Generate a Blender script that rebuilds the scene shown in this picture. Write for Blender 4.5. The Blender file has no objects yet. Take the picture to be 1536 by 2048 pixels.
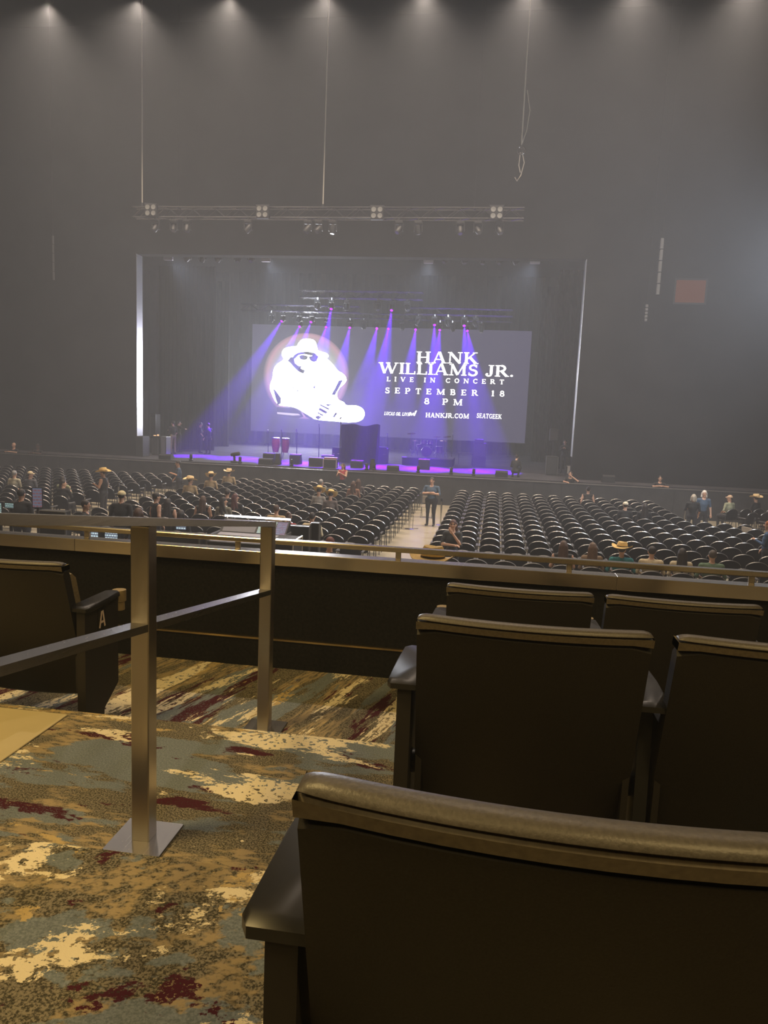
import bpy, math, random
import numpy as np
from math import radians as R, sin, cos, pi
from mathutils import Vector, Matrix

random.seed(7)
SC = bpy.context.scene
COL = SC.collection

# ------------------------------------------------------------------ camera
CAM_H = 4.14                     # eye height above the arena floor (z = 0); X right, Y towards the stage
YAW, PITCH, ROLL, FPX = R(8.2), R(7.67), R(2.37), 1500.0
fw = Vector((-sin(YAW) * cos(PITCH), cos(YAW) * cos(PITCH), -sin(PITCH)))
r0 = Vector((cos(YAW), sin(YAW), 0))
u0 = r0.cross(fw)
rt = r0 * cos(ROLL) + u0 * sin(ROLL)
up = -r0 * sin(ROLL) + u0 * cos(ROLL)
cd = bpy.data.cameras.new('camera')
cd.sensor_fit = 'HORIZONTAL'
cd.sensor_width = 36
cd.lens = 36 * FPX / 1536
cd.clip_start = 0.02
cd.clip_end = 300
cam = bpy.data.objects.new('camera', cd)
COL.objects.link(cam)
m = Matrix((rt, up, -fw)).transposed().to_4x4()
m.translation = (0, 0, CAM_H)
cam.matrix_world = m
SC.camera = cam

def ray(x, y):
    return fw + rt * ((x - 768) / FPX) + up * ((1024 - y) / FPX)
def at_y(x, y, Y):
    d = ray(x, y); p = d * (Y / d.y); p.z += CAM_H; return p
def at_z(x, y, Z):
    d = ray(x, y); p = d * ((Z - CAM_H) / d.z); p.z += CAM_H; return p
def px(p):
    q = Vector(p) - Vector((0, 0, CAM_H)); w = q.dot(fw)
    if w <= 0.05: return (-9999, -9999)
    return (768 + FPX * q.dot(rt) / w, 1024 - FPX * q.dot(up) / w)

# ------------------------------------------------------------------ render look
vs = SC.view_settings
vs.view_transform = 'Standard'; vs.look = 'None'; vs.gamma = 1; vs.use_curve_mapping = False
vs.exposure = 0.0
SC.cycles.use_denoising = True
SC.cycles.max_bounces = 4
SC.cycles.diffuse_bounces = 2
SC.cycles.adaptive_threshold = 0.035
SC.cycles.glossy_bounces = 3
SC.cycles.volume_bounces = 0
SC.cycles.caustics_reflective = False
SC.cycles.caustics_refractive = False
SC.cycles.sample_clamp_indirect = 4.0

# ------------------------------------------------------------------ world: dark hall filled with thin haze
HAZE = 0.0062
w = bpy.data.worlds.new('hall_air'); SC.world = w; w.use_nodes = True
nt = w.node_tree; nt.nodes.clear()
wo = nt.nodes.new('ShaderNodeOutputWorld')
bgn = nt.nodes.new('ShaderNodeBackground'); bgn.inputs[0].default_value = (0, 0, 0, 1); bgn.inputs[1].default_value = 0
vsn = nt.nodes.new('ShaderNodeVolumeScatter')
vsn.inputs['Color'].default_value = (0.84, 0.89, 1.0, 1)
vsn.inputs['Density'].default_value = HAZE
vsn.inputs['Anisotropy'].default_value = 0.15
nt.links.new(bgn.outputs[0], wo.inputs['Surface']); nt.links.new(vsn.outputs[0], wo.inputs['Volume'])

# ------------------------------------------------------------------ house lights
def lamp(kind, name, loc, power, color, aim=None, size=0.1, angle=90, blend=0.5):
    d = bpy.data.lights.new(name, kind)
    d.energy = power; d.color = color
    if kind == 'SPOT':
        d.spot_size = R(angle); d.spot_blend = blend; d.shadow_soft_size = size
    elif kind == 'AREA':
        d.shape = 'DISK'; d.size = size
    else:
        d.shadow_soft_size = size
    o = bpy.data.objects.new(name, d); COL.objects.link(o); o.location = loc
    if aim is not None:
        o.rotation_euler = (Vector(aim) - Vector(loc)).to_track_quat('-Z', 'Y').to_euler()
    return o
WARM = (1.0, 0.81, 0.645)
HOUSE = [(-18.2 + 3.68 * i, 29.2, 19.45) for i in range(8)]
for p in HOUSE:                                    # the row of downlights at the top of the photograph
    lamp('SPOT', 'house_downlight', (p[0], p[1], p[2] - 0.12), 5000, WARM, (p[0], p[1] - 1.5, 0), 0.12, 118, 0.8)
HOUSE2 = [(-15.0 + 7.5 * i, 14.0, 19.0) for i in range(4)]
for p in HOUSE2:                                   # the next row of the same grid, above the frame
    lamp('SPOT', 'house_downlight', (p[0], p[1], p[2] - 0.12), 3600, WARM, (p[0], p[1], 0), 0.12, 110, 0.8)
BALC = [(-3.2, 0.6, 8.0), (1.9, -1.6, 8.0), (-5.6, -2.6, 8.0), (-1.5, -3.4, 8.0), (5.4, -2.6, 8.0)]
lamp('SPOT', 'terrace_downlight', (BALC[0][0], BALC[0][1], 7.9), 680, (1.0, 0.70, 0.27), (-1.3, 1.6, 2.9), 0.55, 70, 0.8)
lamp('SPOT', 'terrace_downlight', (BALC[1][0], BALC[1][1], 7.9), 320, (1.0, 0.70, 0.29), (0.2, 1.9, 3.2), 0.5, 70, 0.8)
for p in BALC[2:]:                                 # unseen downlights added behind the camera for warm reflections in the steel capping
    lamp('SPOT', 'terrace_downlight', (p[0], p[1], 7.9), 170, (1.0, 0.70, 0.29), (p[0] * .6, 2.5, 3.0), 0.3, 75, 0.8)
WASH = [(337, 517), (532, 520), (857, 523), (1070, 524)]
for xp, yp in WASH:                                # cool wash lights under the second truss, turned upstage
    p = at_y(xp, yp, 38.03)
    lamp('SPOT', 'stage_wash', (p.x, 38.18, p.z - .02), 2200, (0.70, 0.80, 1.0), (-7.6 + (p.x + 7.6) * .45, 52, 4.0), 0.2, 80, 0.9)
WORK = (8.3, 20.0, 8.2)
lamp('SPOT', 'work_light', (WORK[0] - .02, WORK[1], WORK[2]), 4500, (0.86, 0.92, 1.0), (0, 27, 7), 0.2, 165, 0.6)

# ------------------------------------------------------------------ materials
MATS = {}
def bsdf_mat(name, color, rough=0.6, metal=0.0, noise=0.0, nscale=8.0, bump=0.0, spec=0.5, coat=0.0):
    if name in MATS: return MATS[name]
    m = bpy.data.materials.new(name); m.use_nodes = True
    nt = m.node_tree; b = nt.nodes['Principled BSDF']
    b.inputs['Base Color'].default_value = (*color, 1)
    b.inputs['Roughness'].default_value = rough
    b.inputs['Metallic'].default_value = metal
    b.inputs['Specular IOR Level'].default_value = spec
    b.inputs['Coat Weight'].default_value = coat
    if noise or bump:
        tc = nt.nodes.new('ShaderNodeTexCoord')
        n = nt.nodes.new('ShaderNodeTexNoise'); n.inputs['Scale'].default_value = nscale; n.inputs['Detail'].default_value = 4
        nt.links.new(tc.outputs['Object'], n.inputs['Vector'])
        if noise:
            r = nt.nodes.new('ShaderNodeValToRGB')
            r.color_ramp.elements[0].position = 0.3; r.color_ramp.elements[1].position = 0.7
            r.color_ramp.elements[0].color = (*[max(0, c * (1 - noise)) for c in color], 1)
            r.color_ramp.elements[1].color = (*[min(1, c * (1 + noise)) for c in color], 1)
            nt.links.new(n.outputs['Fac'], r.inputs['Fac']); nt.links.new(r.outputs['Color'], b.inputs['Base Color'])
        if bump:
            bp = nt.nodes.new('ShaderNodeBump'); bp.inputs['Strength'].default_value = bump; bp.inputs['Distance'].default_value = 0.005
            nt.links.new(n.outputs['Fac'], bp.inputs['Height']); nt.links.new(bp.outputs['Normal'], b.inputs['Normal'])
    MATS[name] = m
    return m
def glow_mat(name, color, strength, sampled=True):
    if name in MATS: return MATS[name]
    m = bpy.data.materials.new(name); m.use_nodes = True
    nt = m.node_tree; nt.nodes.clear()
    o = nt.nodes.new('ShaderNodeOutputMaterial'); e = nt.nodes.new('ShaderNodeEmission')
    e.inputs[0].default_value = (*color, 1); e.inputs[1].default_value = strength
    nt.links.new(e.outputs[0], o.inputs[0])
    if not sampled: m.cycles.emission_sampling = 'NONE'
    MATS[name] = m
    return m
def brushed_mat(name, color, rough, axis):
    """brushed metal: roughness and fine relief streaked along one axis"""
    if name in MATS: return MATS[name]
    m = bpy.data.materials.new(name); m.use_nodes = True
    nt = m.node_tree; b = nt.nodes['Principled BSDF']
    b.inputs['Base Color'].default_value = (*color, 1); b.inputs['Metallic'].default_value = 1.0
    tc = nt.nodes.new('ShaderNodeTexCoord'); mp = nt.nodes.new('ShaderNodeMapping')
    s = [220.0, 220.0, 220.0]; s[axis] = 2.0
    mp.inputs['Scale'].default_value = s
    n = nt.nodes.new('ShaderNodeTexNoise'); n.inputs['Scale'].default_value = 1.0; n.inputs['Detail'].default_value = 3
    mr = nt.nodes.new('ShaderNodeMapRange'); mr.inputs['To Min'].default_value = rough * 0.75; mr.inputs['To Max'].default_value = rough * 1.3
    n2 = nt.nodes.new('ShaderNodeTexNoise'); n2.inputs['Scale'].default_value = 3.0
    bp = nt.nodes.new('ShaderNodeBump'); bp.inputs['Strength'].default_value = 0.25; bp.inputs['Distance'].default_value = 0.01
    nt.links.new(tc.outputs['Object'], mp.inputs['Vector']); nt.links.new(mp.outputs['Vector'], n.inputs['Vector'])
    nt.links.new(tc.outputs['Object'], n2.inputs['Vector'])
    nt.links.new(n.outputs['Fac'], mr.inputs['Value']); nt.links.new(mr.outputs['Result'], b.inputs['Roughness'])
    nt.links.new(n2.outputs['Fac'], bp.inputs['Height']); nt.links.new(bp.outputs['Normal'], b.inputs['Normal'])
    MATS[name] = m
    return m
def carpet_mat(name, angle, seed, stretch, freq=1.0):
    """abstract carpet: olive-brown weave with slate patches, ragged cream and gold flecks and maroon stains of colour"""
    m = bpy.data.materials.new(name); m.use_nodes = True
    nt = m.node_tree; b = nt.nodes['Principled BSDF']; b.inputs['Roughness'].default_value = 0.95; b.inputs['Specular IOR Level'].default_value = 0.1
    L = nt.links.new
    tc = nt.nodes.new('ShaderNodeTexCoord'); rot = nt.nodes.new('ShaderNodeMapping')
    rot.inputs['Rotation'].default_value = (0, 0, angle); rot.inputs['Location'].default_value = (seed * 3.1, seed * 1.7, 0)
    L(tc.outputs['Object'], rot.inputs['Vector'])
    sc = nt.nodes.new('ShaderNodeMapping'); sc.inputs['Scale'].default_value = (freq / stretch, freq, 1.0)
    L(rot.outputs['Vector'], sc.inputs['Vector'])
    def noise(vec, scale, detail, rough=0.6, dist=0.0):
        n = nt.nodes.new('ShaderNodeTexNoise'); n.inputs['Scale'].default_value = scale; n.inputs['Detail'].default_value = detail
        n.inputs['Roughness'].default_value = rough; n.inputs['Distortion'].default_value = dist
        L(vec, n.inputs['Vector']); return n.outputs['Fac']
    def off(vec, d):
        q = nt.nodes.new('ShaderNodeVectorMath'); q.operation = 'ADD'; q.inputs[1].default_value = d; L(vec, q.inputs[0]); return q.outputs[0]
    def step(v, lo, hi):
        r = nt.nodes.new('ShaderNodeMapRange'); r.inputs['From Min'].default_value = lo; r.inputs['From Max'].default_value = hi
        L(v, r.inputs['Value']); return r.outputs['Result']
    def mix(f, a, c):
        x = nt.nodes.new('ShaderNodeMix'); x.data_type = 'RGBA'; L(f, x.inputs['Factor'])
        if isinstance(a, tuple): x.inputs[6].default_value = (*a, 1)
        else: L(a, x.inputs[6])
        if isinstance(c, tuple): x.inputs[7].default_value = (*c, 1)
        else: L(c, x.inputs[7])
        return x.outputs[2]
    def mul(a, c):
        x = nt.nodes.new('ShaderNodeMath'); x.operation = 'MULTIPLY'; L(a, x.inputs[0]); L(c, x.inputs[1]); return x.outputs[0]
    S = sc.outputs['Vector']; U = rot.outputs['Vector']
    grain = noise(U, 190, 2)
    col = mix(step(grain, 0.42, 0.58), (0.055, 0.05, 0.035), (0.24, 0.21, 0.15))
    ln = noise(off(S, (3, 9, 0)), 42, 2)
    brown = step(noise(off(S, (5, 2, 0)), 5.0, 5), 0.5, 0.54)
    col = mix(mul(brown, step(ln, 0.4, 0.55)), col, (0.36, 0.28, 0.16))
    slate = step(noise(off(S, (1, 7, 0)), 3.6, 6, 0.6), 0.535, 0.555)
    col = mix(slate, col, mix(step(grain, 0.35, 0.65), (0.13, 0.15, 0.16), (0.22, 0.25, 0.26)))
    mar = step(noise(off(S, (11, 4, 0)), 4.2, 8, 0.70), 0.58, 0.59)
    col = mix(mul(mar, step(grain, 0.36, 0.42)), col, (0.065, 0.014, 0.022))
    gold = step(noise(off(S, (17, 21, 0)), 4.6, 8, 0.68), 0.60, 0.61)
    col = mix(mul(gold, step(noise(off(U, (4, 4, 0)), 60, 3), 0.42, 0.46)), col, (0.50, 0.37, 0.17))
    crm = step(noise(off(S, (8, 13, 0)), 3.6, 9, 0.72), 0.555, 0.565)
    col = mix(mul(crm, step(noise(off(U, (9, 1, 0)), 48, 3), 0.40, 0.43)), col, (0.80, 0.70, 0.48))
    L(col, b.inputs['Base Color'])
    bp = nt.nodes.new('ShaderNodeBump'); bp.inputs['Strength'].default_value = 0.5; bp.inputs['Distance'].default_value = 0.004
    L(grain, bp.inputs['Height']); L(bp.outputs['Normal'], b.inputs['Normal'])
    return m

M = dict(
    black_wall=bsdf_mat('black_wall', (0.014, 0.014, 0.015), 0.95, noise=0.4, nscale=0.6, spec=.2),
    concrete=bsdf_mat('polished_concrete', (0.42, 0.37, 0.27), 0.30, noise=0.12, nscale=0.7),
    stage_floor=bsdf_mat('stage_floor', (0.06, 0.057, 0.062), 0.9, noise=0.25, nscale=0.8, spec=0.12),
    drape=bsdf_mat('black_drape', (0.006, 0.006, 0.007), 0.95, noise=0.3, nscale=3, spec=.15),
    panel=bsdf_mat('parapet_panel', (0.009, 0.0085, 0.008), 0.8, noise=0.4, nscale=60, bump=0.15, spec=0.15),
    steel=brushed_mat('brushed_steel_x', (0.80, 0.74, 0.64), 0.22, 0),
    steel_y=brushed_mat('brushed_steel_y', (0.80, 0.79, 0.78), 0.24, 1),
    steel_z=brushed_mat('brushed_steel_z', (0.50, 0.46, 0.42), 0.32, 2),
    brass=bsdf_mat('brass_strip', (0.65, 0.5, 0.25), 0.3, 1.0),
    vinyl=bsdf_mat('black_vinyl', (0.018, 0.015, 0.012), 0.55, noise=0.25, nscale=350, bump=0.05, spec=0.35),
    roll=bsdf_mat('cap_vinyl', (0.085, 0.075, 0.065), 0.42, noise=0.2, nscale=250, bump=0.1, spec=0.6),
    band=bsdf_mat('cap_band', (0.13, 0.105, 0.07), 0.45, noise=0.2, nscale=120, spec=0.5),
    poly=bsdf_mat('arm_polymer', (0.018, 0.017, 0.016), 0.36, spec=0.45),
    endpanel=bsdf_mat('end_panel', (0.016, 0.013, 0.011), 0.6),
    tanplastic=bsdf_mat('tan_plastic', (0.33, 0.25, 0.13), 0.5),
    beige=bsdf_mat('beige_board', (0.62, 0.52, 0.30), 0.55, noise=0.04, nscale=6),
    plate_white=bsdf_mat('letter_ivory', (0.9, 0.72, 0.6), 0.5),
    chair_plastic=bsdf_mat('chair_plastic', (0.006, 0.006, 0.007), 0.5, spec=0.12),
    chair_rim=bsdf_mat('chair_rim', (0.55, 0.54, 0.52), 0.28, 0.9),  # shiny metal: stands for the highlight on chair backs, also real rack edges
    chair_arm=bsdf_mat('chair_arm', (0.10, 0.10, 0.105), 0.35),
    chair_metal=bsdf_mat('chair_metal', (0.06, 0.06, 0.06), 0.4, 0.6),
    alu=bsdf_mat('truss_aluminium', (0.20, 0.20, 0.21), 0.22, 0.95),
    dark_metal=bsdf_mat('dark_metal', (0.012, 0.012, 0.013), 0.5, 0.0),
    black=bsdf_mat('matt_black', (0.015, 0.015, 0.016), 0.7),
    grille=bsdf_mat('speaker_grille', (0.035, 0.035, 0.037), 0.7, noise=0.4, nscale=60),
    chrome=bsdf_mat('chrome', (0.8, 0.8, 0.8), 0.18, 1.0),
    lens=bsdf_mat('lamp_lens', (0.12, 0.12, 0.12), 0.15),
    purple_lens=glow_mat('purple_lens', (0.45, 0.02, 1.0), 2.2, False),
    warm_lens=glow_mat('warm_lens', (1.0, 0.72, 0.38), 6.0, False),
    cushion=bsdf_mat('olive_cushion', (0.26, 0.20, 0.10), 0.8, noise=0.2, nscale=120),
    jamb=bsdf_mat('portal_reveal', (0.72, 0.73, 0.75), 0.30, 0.85),
    rope=bsdf_mat('steel_cable', (0.62, 0.58, 0.50), 0.45, 0.3),
)

# ------------------------------------------------------------------ mesh building
class MB:
    def __init__(s): s.v = []; s.f = []
    def quadstrip(s, rings, close=True, cap=True):
        n = len(rings[0]); b = len(s.v)
        for r_ in rings: s.v += [tuple(p) for p in r_]
        for i in range(len(rings) - 1):
            for j in range(n if close else n - 1):
                k = (j + 1) % n
                s.f.append((b + i * n + j, b + i * n + k, b + (i + 1) * n + k, b + (i + 1) * n + j))
        if cap and close:
            s.f.append(tuple(b + j for j in reversed(range(n))))
            s.f.append(tuple(b + (len(rings) - 1) * n + j for j in range(n)))
        return s
    def box(s, x0, x1, y0, y1, z0, z1):
        b = len(s.v)
        s.v += [(x0, y0, z0), (x1, y0, z0), (x1, y1, z0), (x0, y1, z0), (x0, y0, z1), (x1, y0, z1), (x1, y1, z1), (x0, y1, z1)]
        s.f += [tuple(b + i for i in q) for q in ((3, 2, 1, 0), (4, 5, 6, 7), (0, 1, 5, 4), (1, 2, 6, 5), (2, 3, 7, 6), (3, 0, 4, 7))]
        return s
    def bbox(s, x0, x1, y0, y1, z0, z1, c=0.02):
        """box with chamfered edges"""
        def ring(z, i): return [(x0 + i, y0, z), (x1 - i, y0, z), (x1, y0 + i, z), (x1, y1 - i, z), (x1 - i, y1, z), (x0 + i, y1, z), (x0, y1 - i, z), (x0, y0 + i, z)]
        def ins(r_, d):
            cx, cy = (x0 + x1) / 2, (y0 + y1) / 2
            return [(x + (d if x < cx else -d), y + (d if y < cy else -d), z) for x, y, z in r_]
        s.quadstrip([ins(ring(z0, c), c * .7), ring(z0 + c, c), ring(z1 - c, c), ins(ring(z1, c), c * .7)])
        return s
    def tube(s, pts, r, seg=6, r2=None, cap=True):
        pts = [Vector(p) for p in pts]; rings = []
        n = len(pts)
        for i, p in enumerate(pts):
            t = (pts[min(i + 1, n - 1)] - pts[max(i - 1, 0)]).normalized()
            a = Vector((0, 0, 1)) if abs(t.z) < 0.9 else Vector((1, 0, 0))
            e1 = t.cross(a).normalized(); e2 = t.cross(e1)
            rr = r if r2 is None else r + (r2 - r) * i / max(1, n - 1)
            rings.append([p + e1 * (rr * cos(2 * pi * k / seg)) + e2 * (rr * sin(2 * pi * k / seg)) for k in range(seg)])
        return s.quadstrip(rings, True, cap)
    def lathe(s, prof, seg=16, c=(0, 0, 0), axis='z'):
        rings = []
        for r_, h in prof:
            ring = []
            for k in range(seg):
                a = 2 * pi * k / seg; x, y = r_ * cos(a), r_ * sin(a)
                p = (x, y, h) if axis == 'z' else ((x, -h, y) if axis == 'y' else (h, x, y))
                ring.append((c[0] + p[0], c[1] + p[1], c[2] + p[2]))
            rings.append(ring)
        return s.quadstrip(rings)
    def prism(s, poly, y0, y1):
        """polygon in x,z extruded along y"""
        return s.quadstrip([[(x, y0, z) for x, z in poly], [(x, y1, z) for x, z in poly]])
    def prism_z(s, poly, z0, z1):
        return s.quadstrip([[(x, y, z0) for x, y in poly], [(x, y, z1) for x, y in poly]])
    def prism_x(s, poly, x0, x1):
        """polygon in y,z extruded along x"""
        return s.quadstrip([[(x0, y, z) for y, z in poly], [(x1, y, z) for y, z in poly]])
    def xform(s, mat, start=0):
        for i in range(start, len(s.v)): s.v[i] = tuple(mat @ Vector(s.v[i]))
        return s
    def mesh(s, name, mat, smooth=False):
        me = bpy.data.meshes.new(name); me.from_pydata(s.v, [], s.f)
        me.materials.append(mat)
        import bmesh
        bm = bmesh.new(); bm.from_mesh(me); bmesh.ops.recalc_face_normals(bm, faces=bm.faces); bm.to_mesh(me); bm.free()
        if smooth:
            me.polygons.foreach_set('use_smooth', [True] * len(me.polygons))
            me.set_sharp_from_angle(angle=R(40))
        me.update()
        return me
    def build(s, name, mat, parent=None, smooth=False):
        return obj(name, s.mesh(name, mat, smooth), parent)
def obj(name, me, parent=None, loc=None, rz=None):
    o = bpy.data.objects.new(name, me); COL.objects.link(o)
    if parent is not None: o.parent = parent
    if loc is not None: o.location = loc
    if rz is not None: o.rotation_euler = (0, 0, rz)
    return o
def tag(o, label, cat, group=None):
    o['label'] = label; o['category'] = cat
    if group: o['group'] = group
    return o
def struct(o, label=None):
    o['kind'] = 'structure'
    if label: o['label'] = label
    return o
def thing(name, label, cat, loc=(0, 0, 0), rz=0.0, group=None):
    o = bpy.data.objects.new(name, None); COL.objects.link(o); o.empty_display_size = 0.1
    o.location = loc; o.rotation_euler = (0, 0, rz)
    return tag(o, label, cat, group)
def copy_tree(o, parent=None):
    c = o.copy(); COL.objects.link(c)
    if parent is not None: c.parent = parent
    for ch in list(o.children): copy_tree(ch, c)
    return c

# ------------------------------------------------------------------ the hall
T0, T1, T2 = 3.045, 2.90, 2.74
struct(MB().box(-48, 26, 4.35, 60, -0.3, 0.0).build('floor', M['concrete']), 'polished beige concrete arena floor')
PX0, PX1, PZ, PY = -18.2, 3.6, 11.37, 36.4          # the stage opening in the end wall
wb = MB()
wb.box(-48, PX0 - .02, PY, PY + .6, 0, 22).box(PX1 + .02, 26, PY, PY + .6, 0, 22).box(PX0 - .02, PX1 + .02, PY, PY + .6, PZ + .02, 22)
struct(wb.build('wall_stage', M['black_wall']), 'tall black wall around the stage opening')
struct(MB().box(-48.4, -48, -14, 60, 0, 22).build('wall_left', M['black_wall']))
struct(MB().box(26, 26.4, -14, 60, 0, 22).build('wall_right', M['black_wall']))
struct(MB().box(-48, 26, -14.4, -14, 0, 22).build('wall_rear', M['black_wall']))
struct(MB().box(-48, 26, 59.5, 60, 0, 22).build('wall_backstage', M['black_wall']))
struct(MB().box(-48.4, 26.4, -14.4, 60, 22, 22.4).build('ceiling', M['black_wall']))
# terrace tiers under and in front of the camera
tb = struct(MB().box(-9, 9, -2.0, 1.60, 2.0, T0).build('floor_tier', carpet_mat('carpet_near', R(-14), 1.0, 1.5, 1.35)), 'near carpeted seating tier with cream and maroon flecks')
struct(MB().box(-9, 9, 1.60, 2.66, 2.0, T1).build('floor_tier', carpet_mat('carpet_middle', R(3), 2.3, 2.8, 1.15)), 'middle carpeted seating tier with sideways streaks')
struct(MB().box(-9, 9, 2.66, 3.8, 2.0, T2).build('floor_tier', carpet_mat('carpet_front', R(-74), 4.1, 6.0, 1.5)), 'lowest carpeted tier behind the parapet with diagonal gold streaks')
struct(MB().box(-9, 9, -14, -2.0, 2.0, T0 + .16).build('floor_tier', M['black_wall']), 'rear seating tier behind the camera')
struct(MB().box(-9, 9, -2.0, 4.28, 0, 2.0).build('trim_terrace_base', M['black_wall']))
# parapet
pw = struct(MB().box(-9, 9, 3.80, 3.87, 2.0, 3.32).build('wall_parapet', M['panel']), 'black parapet wall in front of the carpeted tiers')
MB().box(-9, 9, 3.785, 3.80, T2, 2.893).build('kick_panel', M['panel'], pw)
MB().box(-9, 9, 3.778, 3.80, 2.893, 2.903).build('trim_strip', M['brass'], pw)
for i in range(5):                                   # stainless capping in lengths with hairline joints
    x0 = -9 + 0; xs = [-9, -5.2, -2.25, 0.635, 3.6, 9]
    MB().bbox(xs[i] + .0006, xs[i + 1] - .0006, 3.765, 3.855, 3.308, 3.376, 0.0015).build('capping', M['steel'], pw)
struct(MB().box(-9, 9, 4.32, 8.6, 0.0, 0.98).build('floor_lower_terrace', M['black_wall']))

# guard rail on the capping
gr = thing('guard_rail', 'low flat steel guard rail on stub posts along the parapet top', 'railing', (0, 3.825, 3.376))
MB().bbox(-8.9, 8.9, -.022, .022, .038, .064, .004).build('handrail', M['steel'], gr)
for i in range(-8, 10):
    MB().bbox(-.466 + .872 * i - .014, -.466 + .872 * i + .014, -.008, .008, .0, .038, .002).build('post', M['steel_z'], gr)

# sloping square-tube handrail in the aisle
hr = thing('aisle_handrail', 'brushed steel square tube handrail with two posts standing in the carpeted aisle', 'railing', (-.925, 1.885, T1))
y2 = 3.02 - 1.885; s_ = .149
def sloped(name, z, hh, wd, ya, yb):
    mb = MB(); rings = []
    for y in (ya, yb):
        zc = z - s_ * y
        rings.append([(-wd, y, zc - hh), (wd, y, zc - hh), (wd, y, zc + hh), (-wd, y, zc + hh)])
    return mb.quadstrip(rings).build(name, M['steel_y'], hr)
HZ = 3.808 - T1
MB().bbox(-.026, .026, -.026, .026, 0.006, HZ - .0, .003).build('post', M['steel_z'], hr)
MB().bbox(-.026, .026, y2 - .026, y2 + .026, T2 - T1, HZ - s_ * y2, .003).build('post', M['steel_z'], hr)
sloped('top_rail', HZ + .010, .0110, .027, -1.6, y2 + .027)
sloped('middle_rail', 3.527 - T1, .0105, .026, -1.6, -.027)
sloped('middle_rail', 3.527 - T1, .0105, .026, .027, y2 - .027)
MB().bbox(-.085, .085, -.085, .085, 0, .008, .003).build('base_plate', M['steel_y'], hr)
MB().bbox(-.085, .085, y2 - .085, y2 + .085, T2 - T1, T2 - T1 + .008, .003).build('base_plate', M['steel_y'], hr)

bp_ = MB().bbox(-2.6, -1.6, 2.20, 2.612, T1, T1 + .006, .002).build('floor_board', M['beige'])
tag(bp_, 'smooth beige board lying on the carpet behind the seat marked A', 'board')

# ------------------------------------------------------------------ terrace seats
PITCH_S, HALF = 0.59, 0.272
LEAN = math.tan(R(17))
def back_profile(nx=13, hw=HALF):
    return [(-hw + 2 * hw * i / (nx - 1)) for i in range(nx)]
def shell_y(x, z, curve=.032):
    return -(z - .16) * LEAN - curve * (1 - (x / HALF) ** 2)
def sheet(zlo, zhi, thick, nz=3, x_in=0.0, y_off=0.0, round_top=0.0, hw=HALF):
    """curved leaning slab between two heights"""
    mb = MB(); xs = back_profile(hw=hw - x_in); rings = []
    for x in xs:
        e = max(0, abs(x) - (hw - x_in - round_top)) / max(round_top, 1e-6) if round_top else 0
        zt = zhi - round_top * (1 - math.sqrt(max(0, 1 - e * e)))
        c = thick * .3
        pr = [(0, zlo + c), (0, zt - c), (c, zt), (thick - c, zt), (thick, zt - c), (thick, zlo + c), (thick - c, zlo), (c, zlo)]
        rings.append([(x, shell_y(x, z) + y_off + dy, z) for dy, z in pr])
    return mb.quadstrip(rings)
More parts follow.
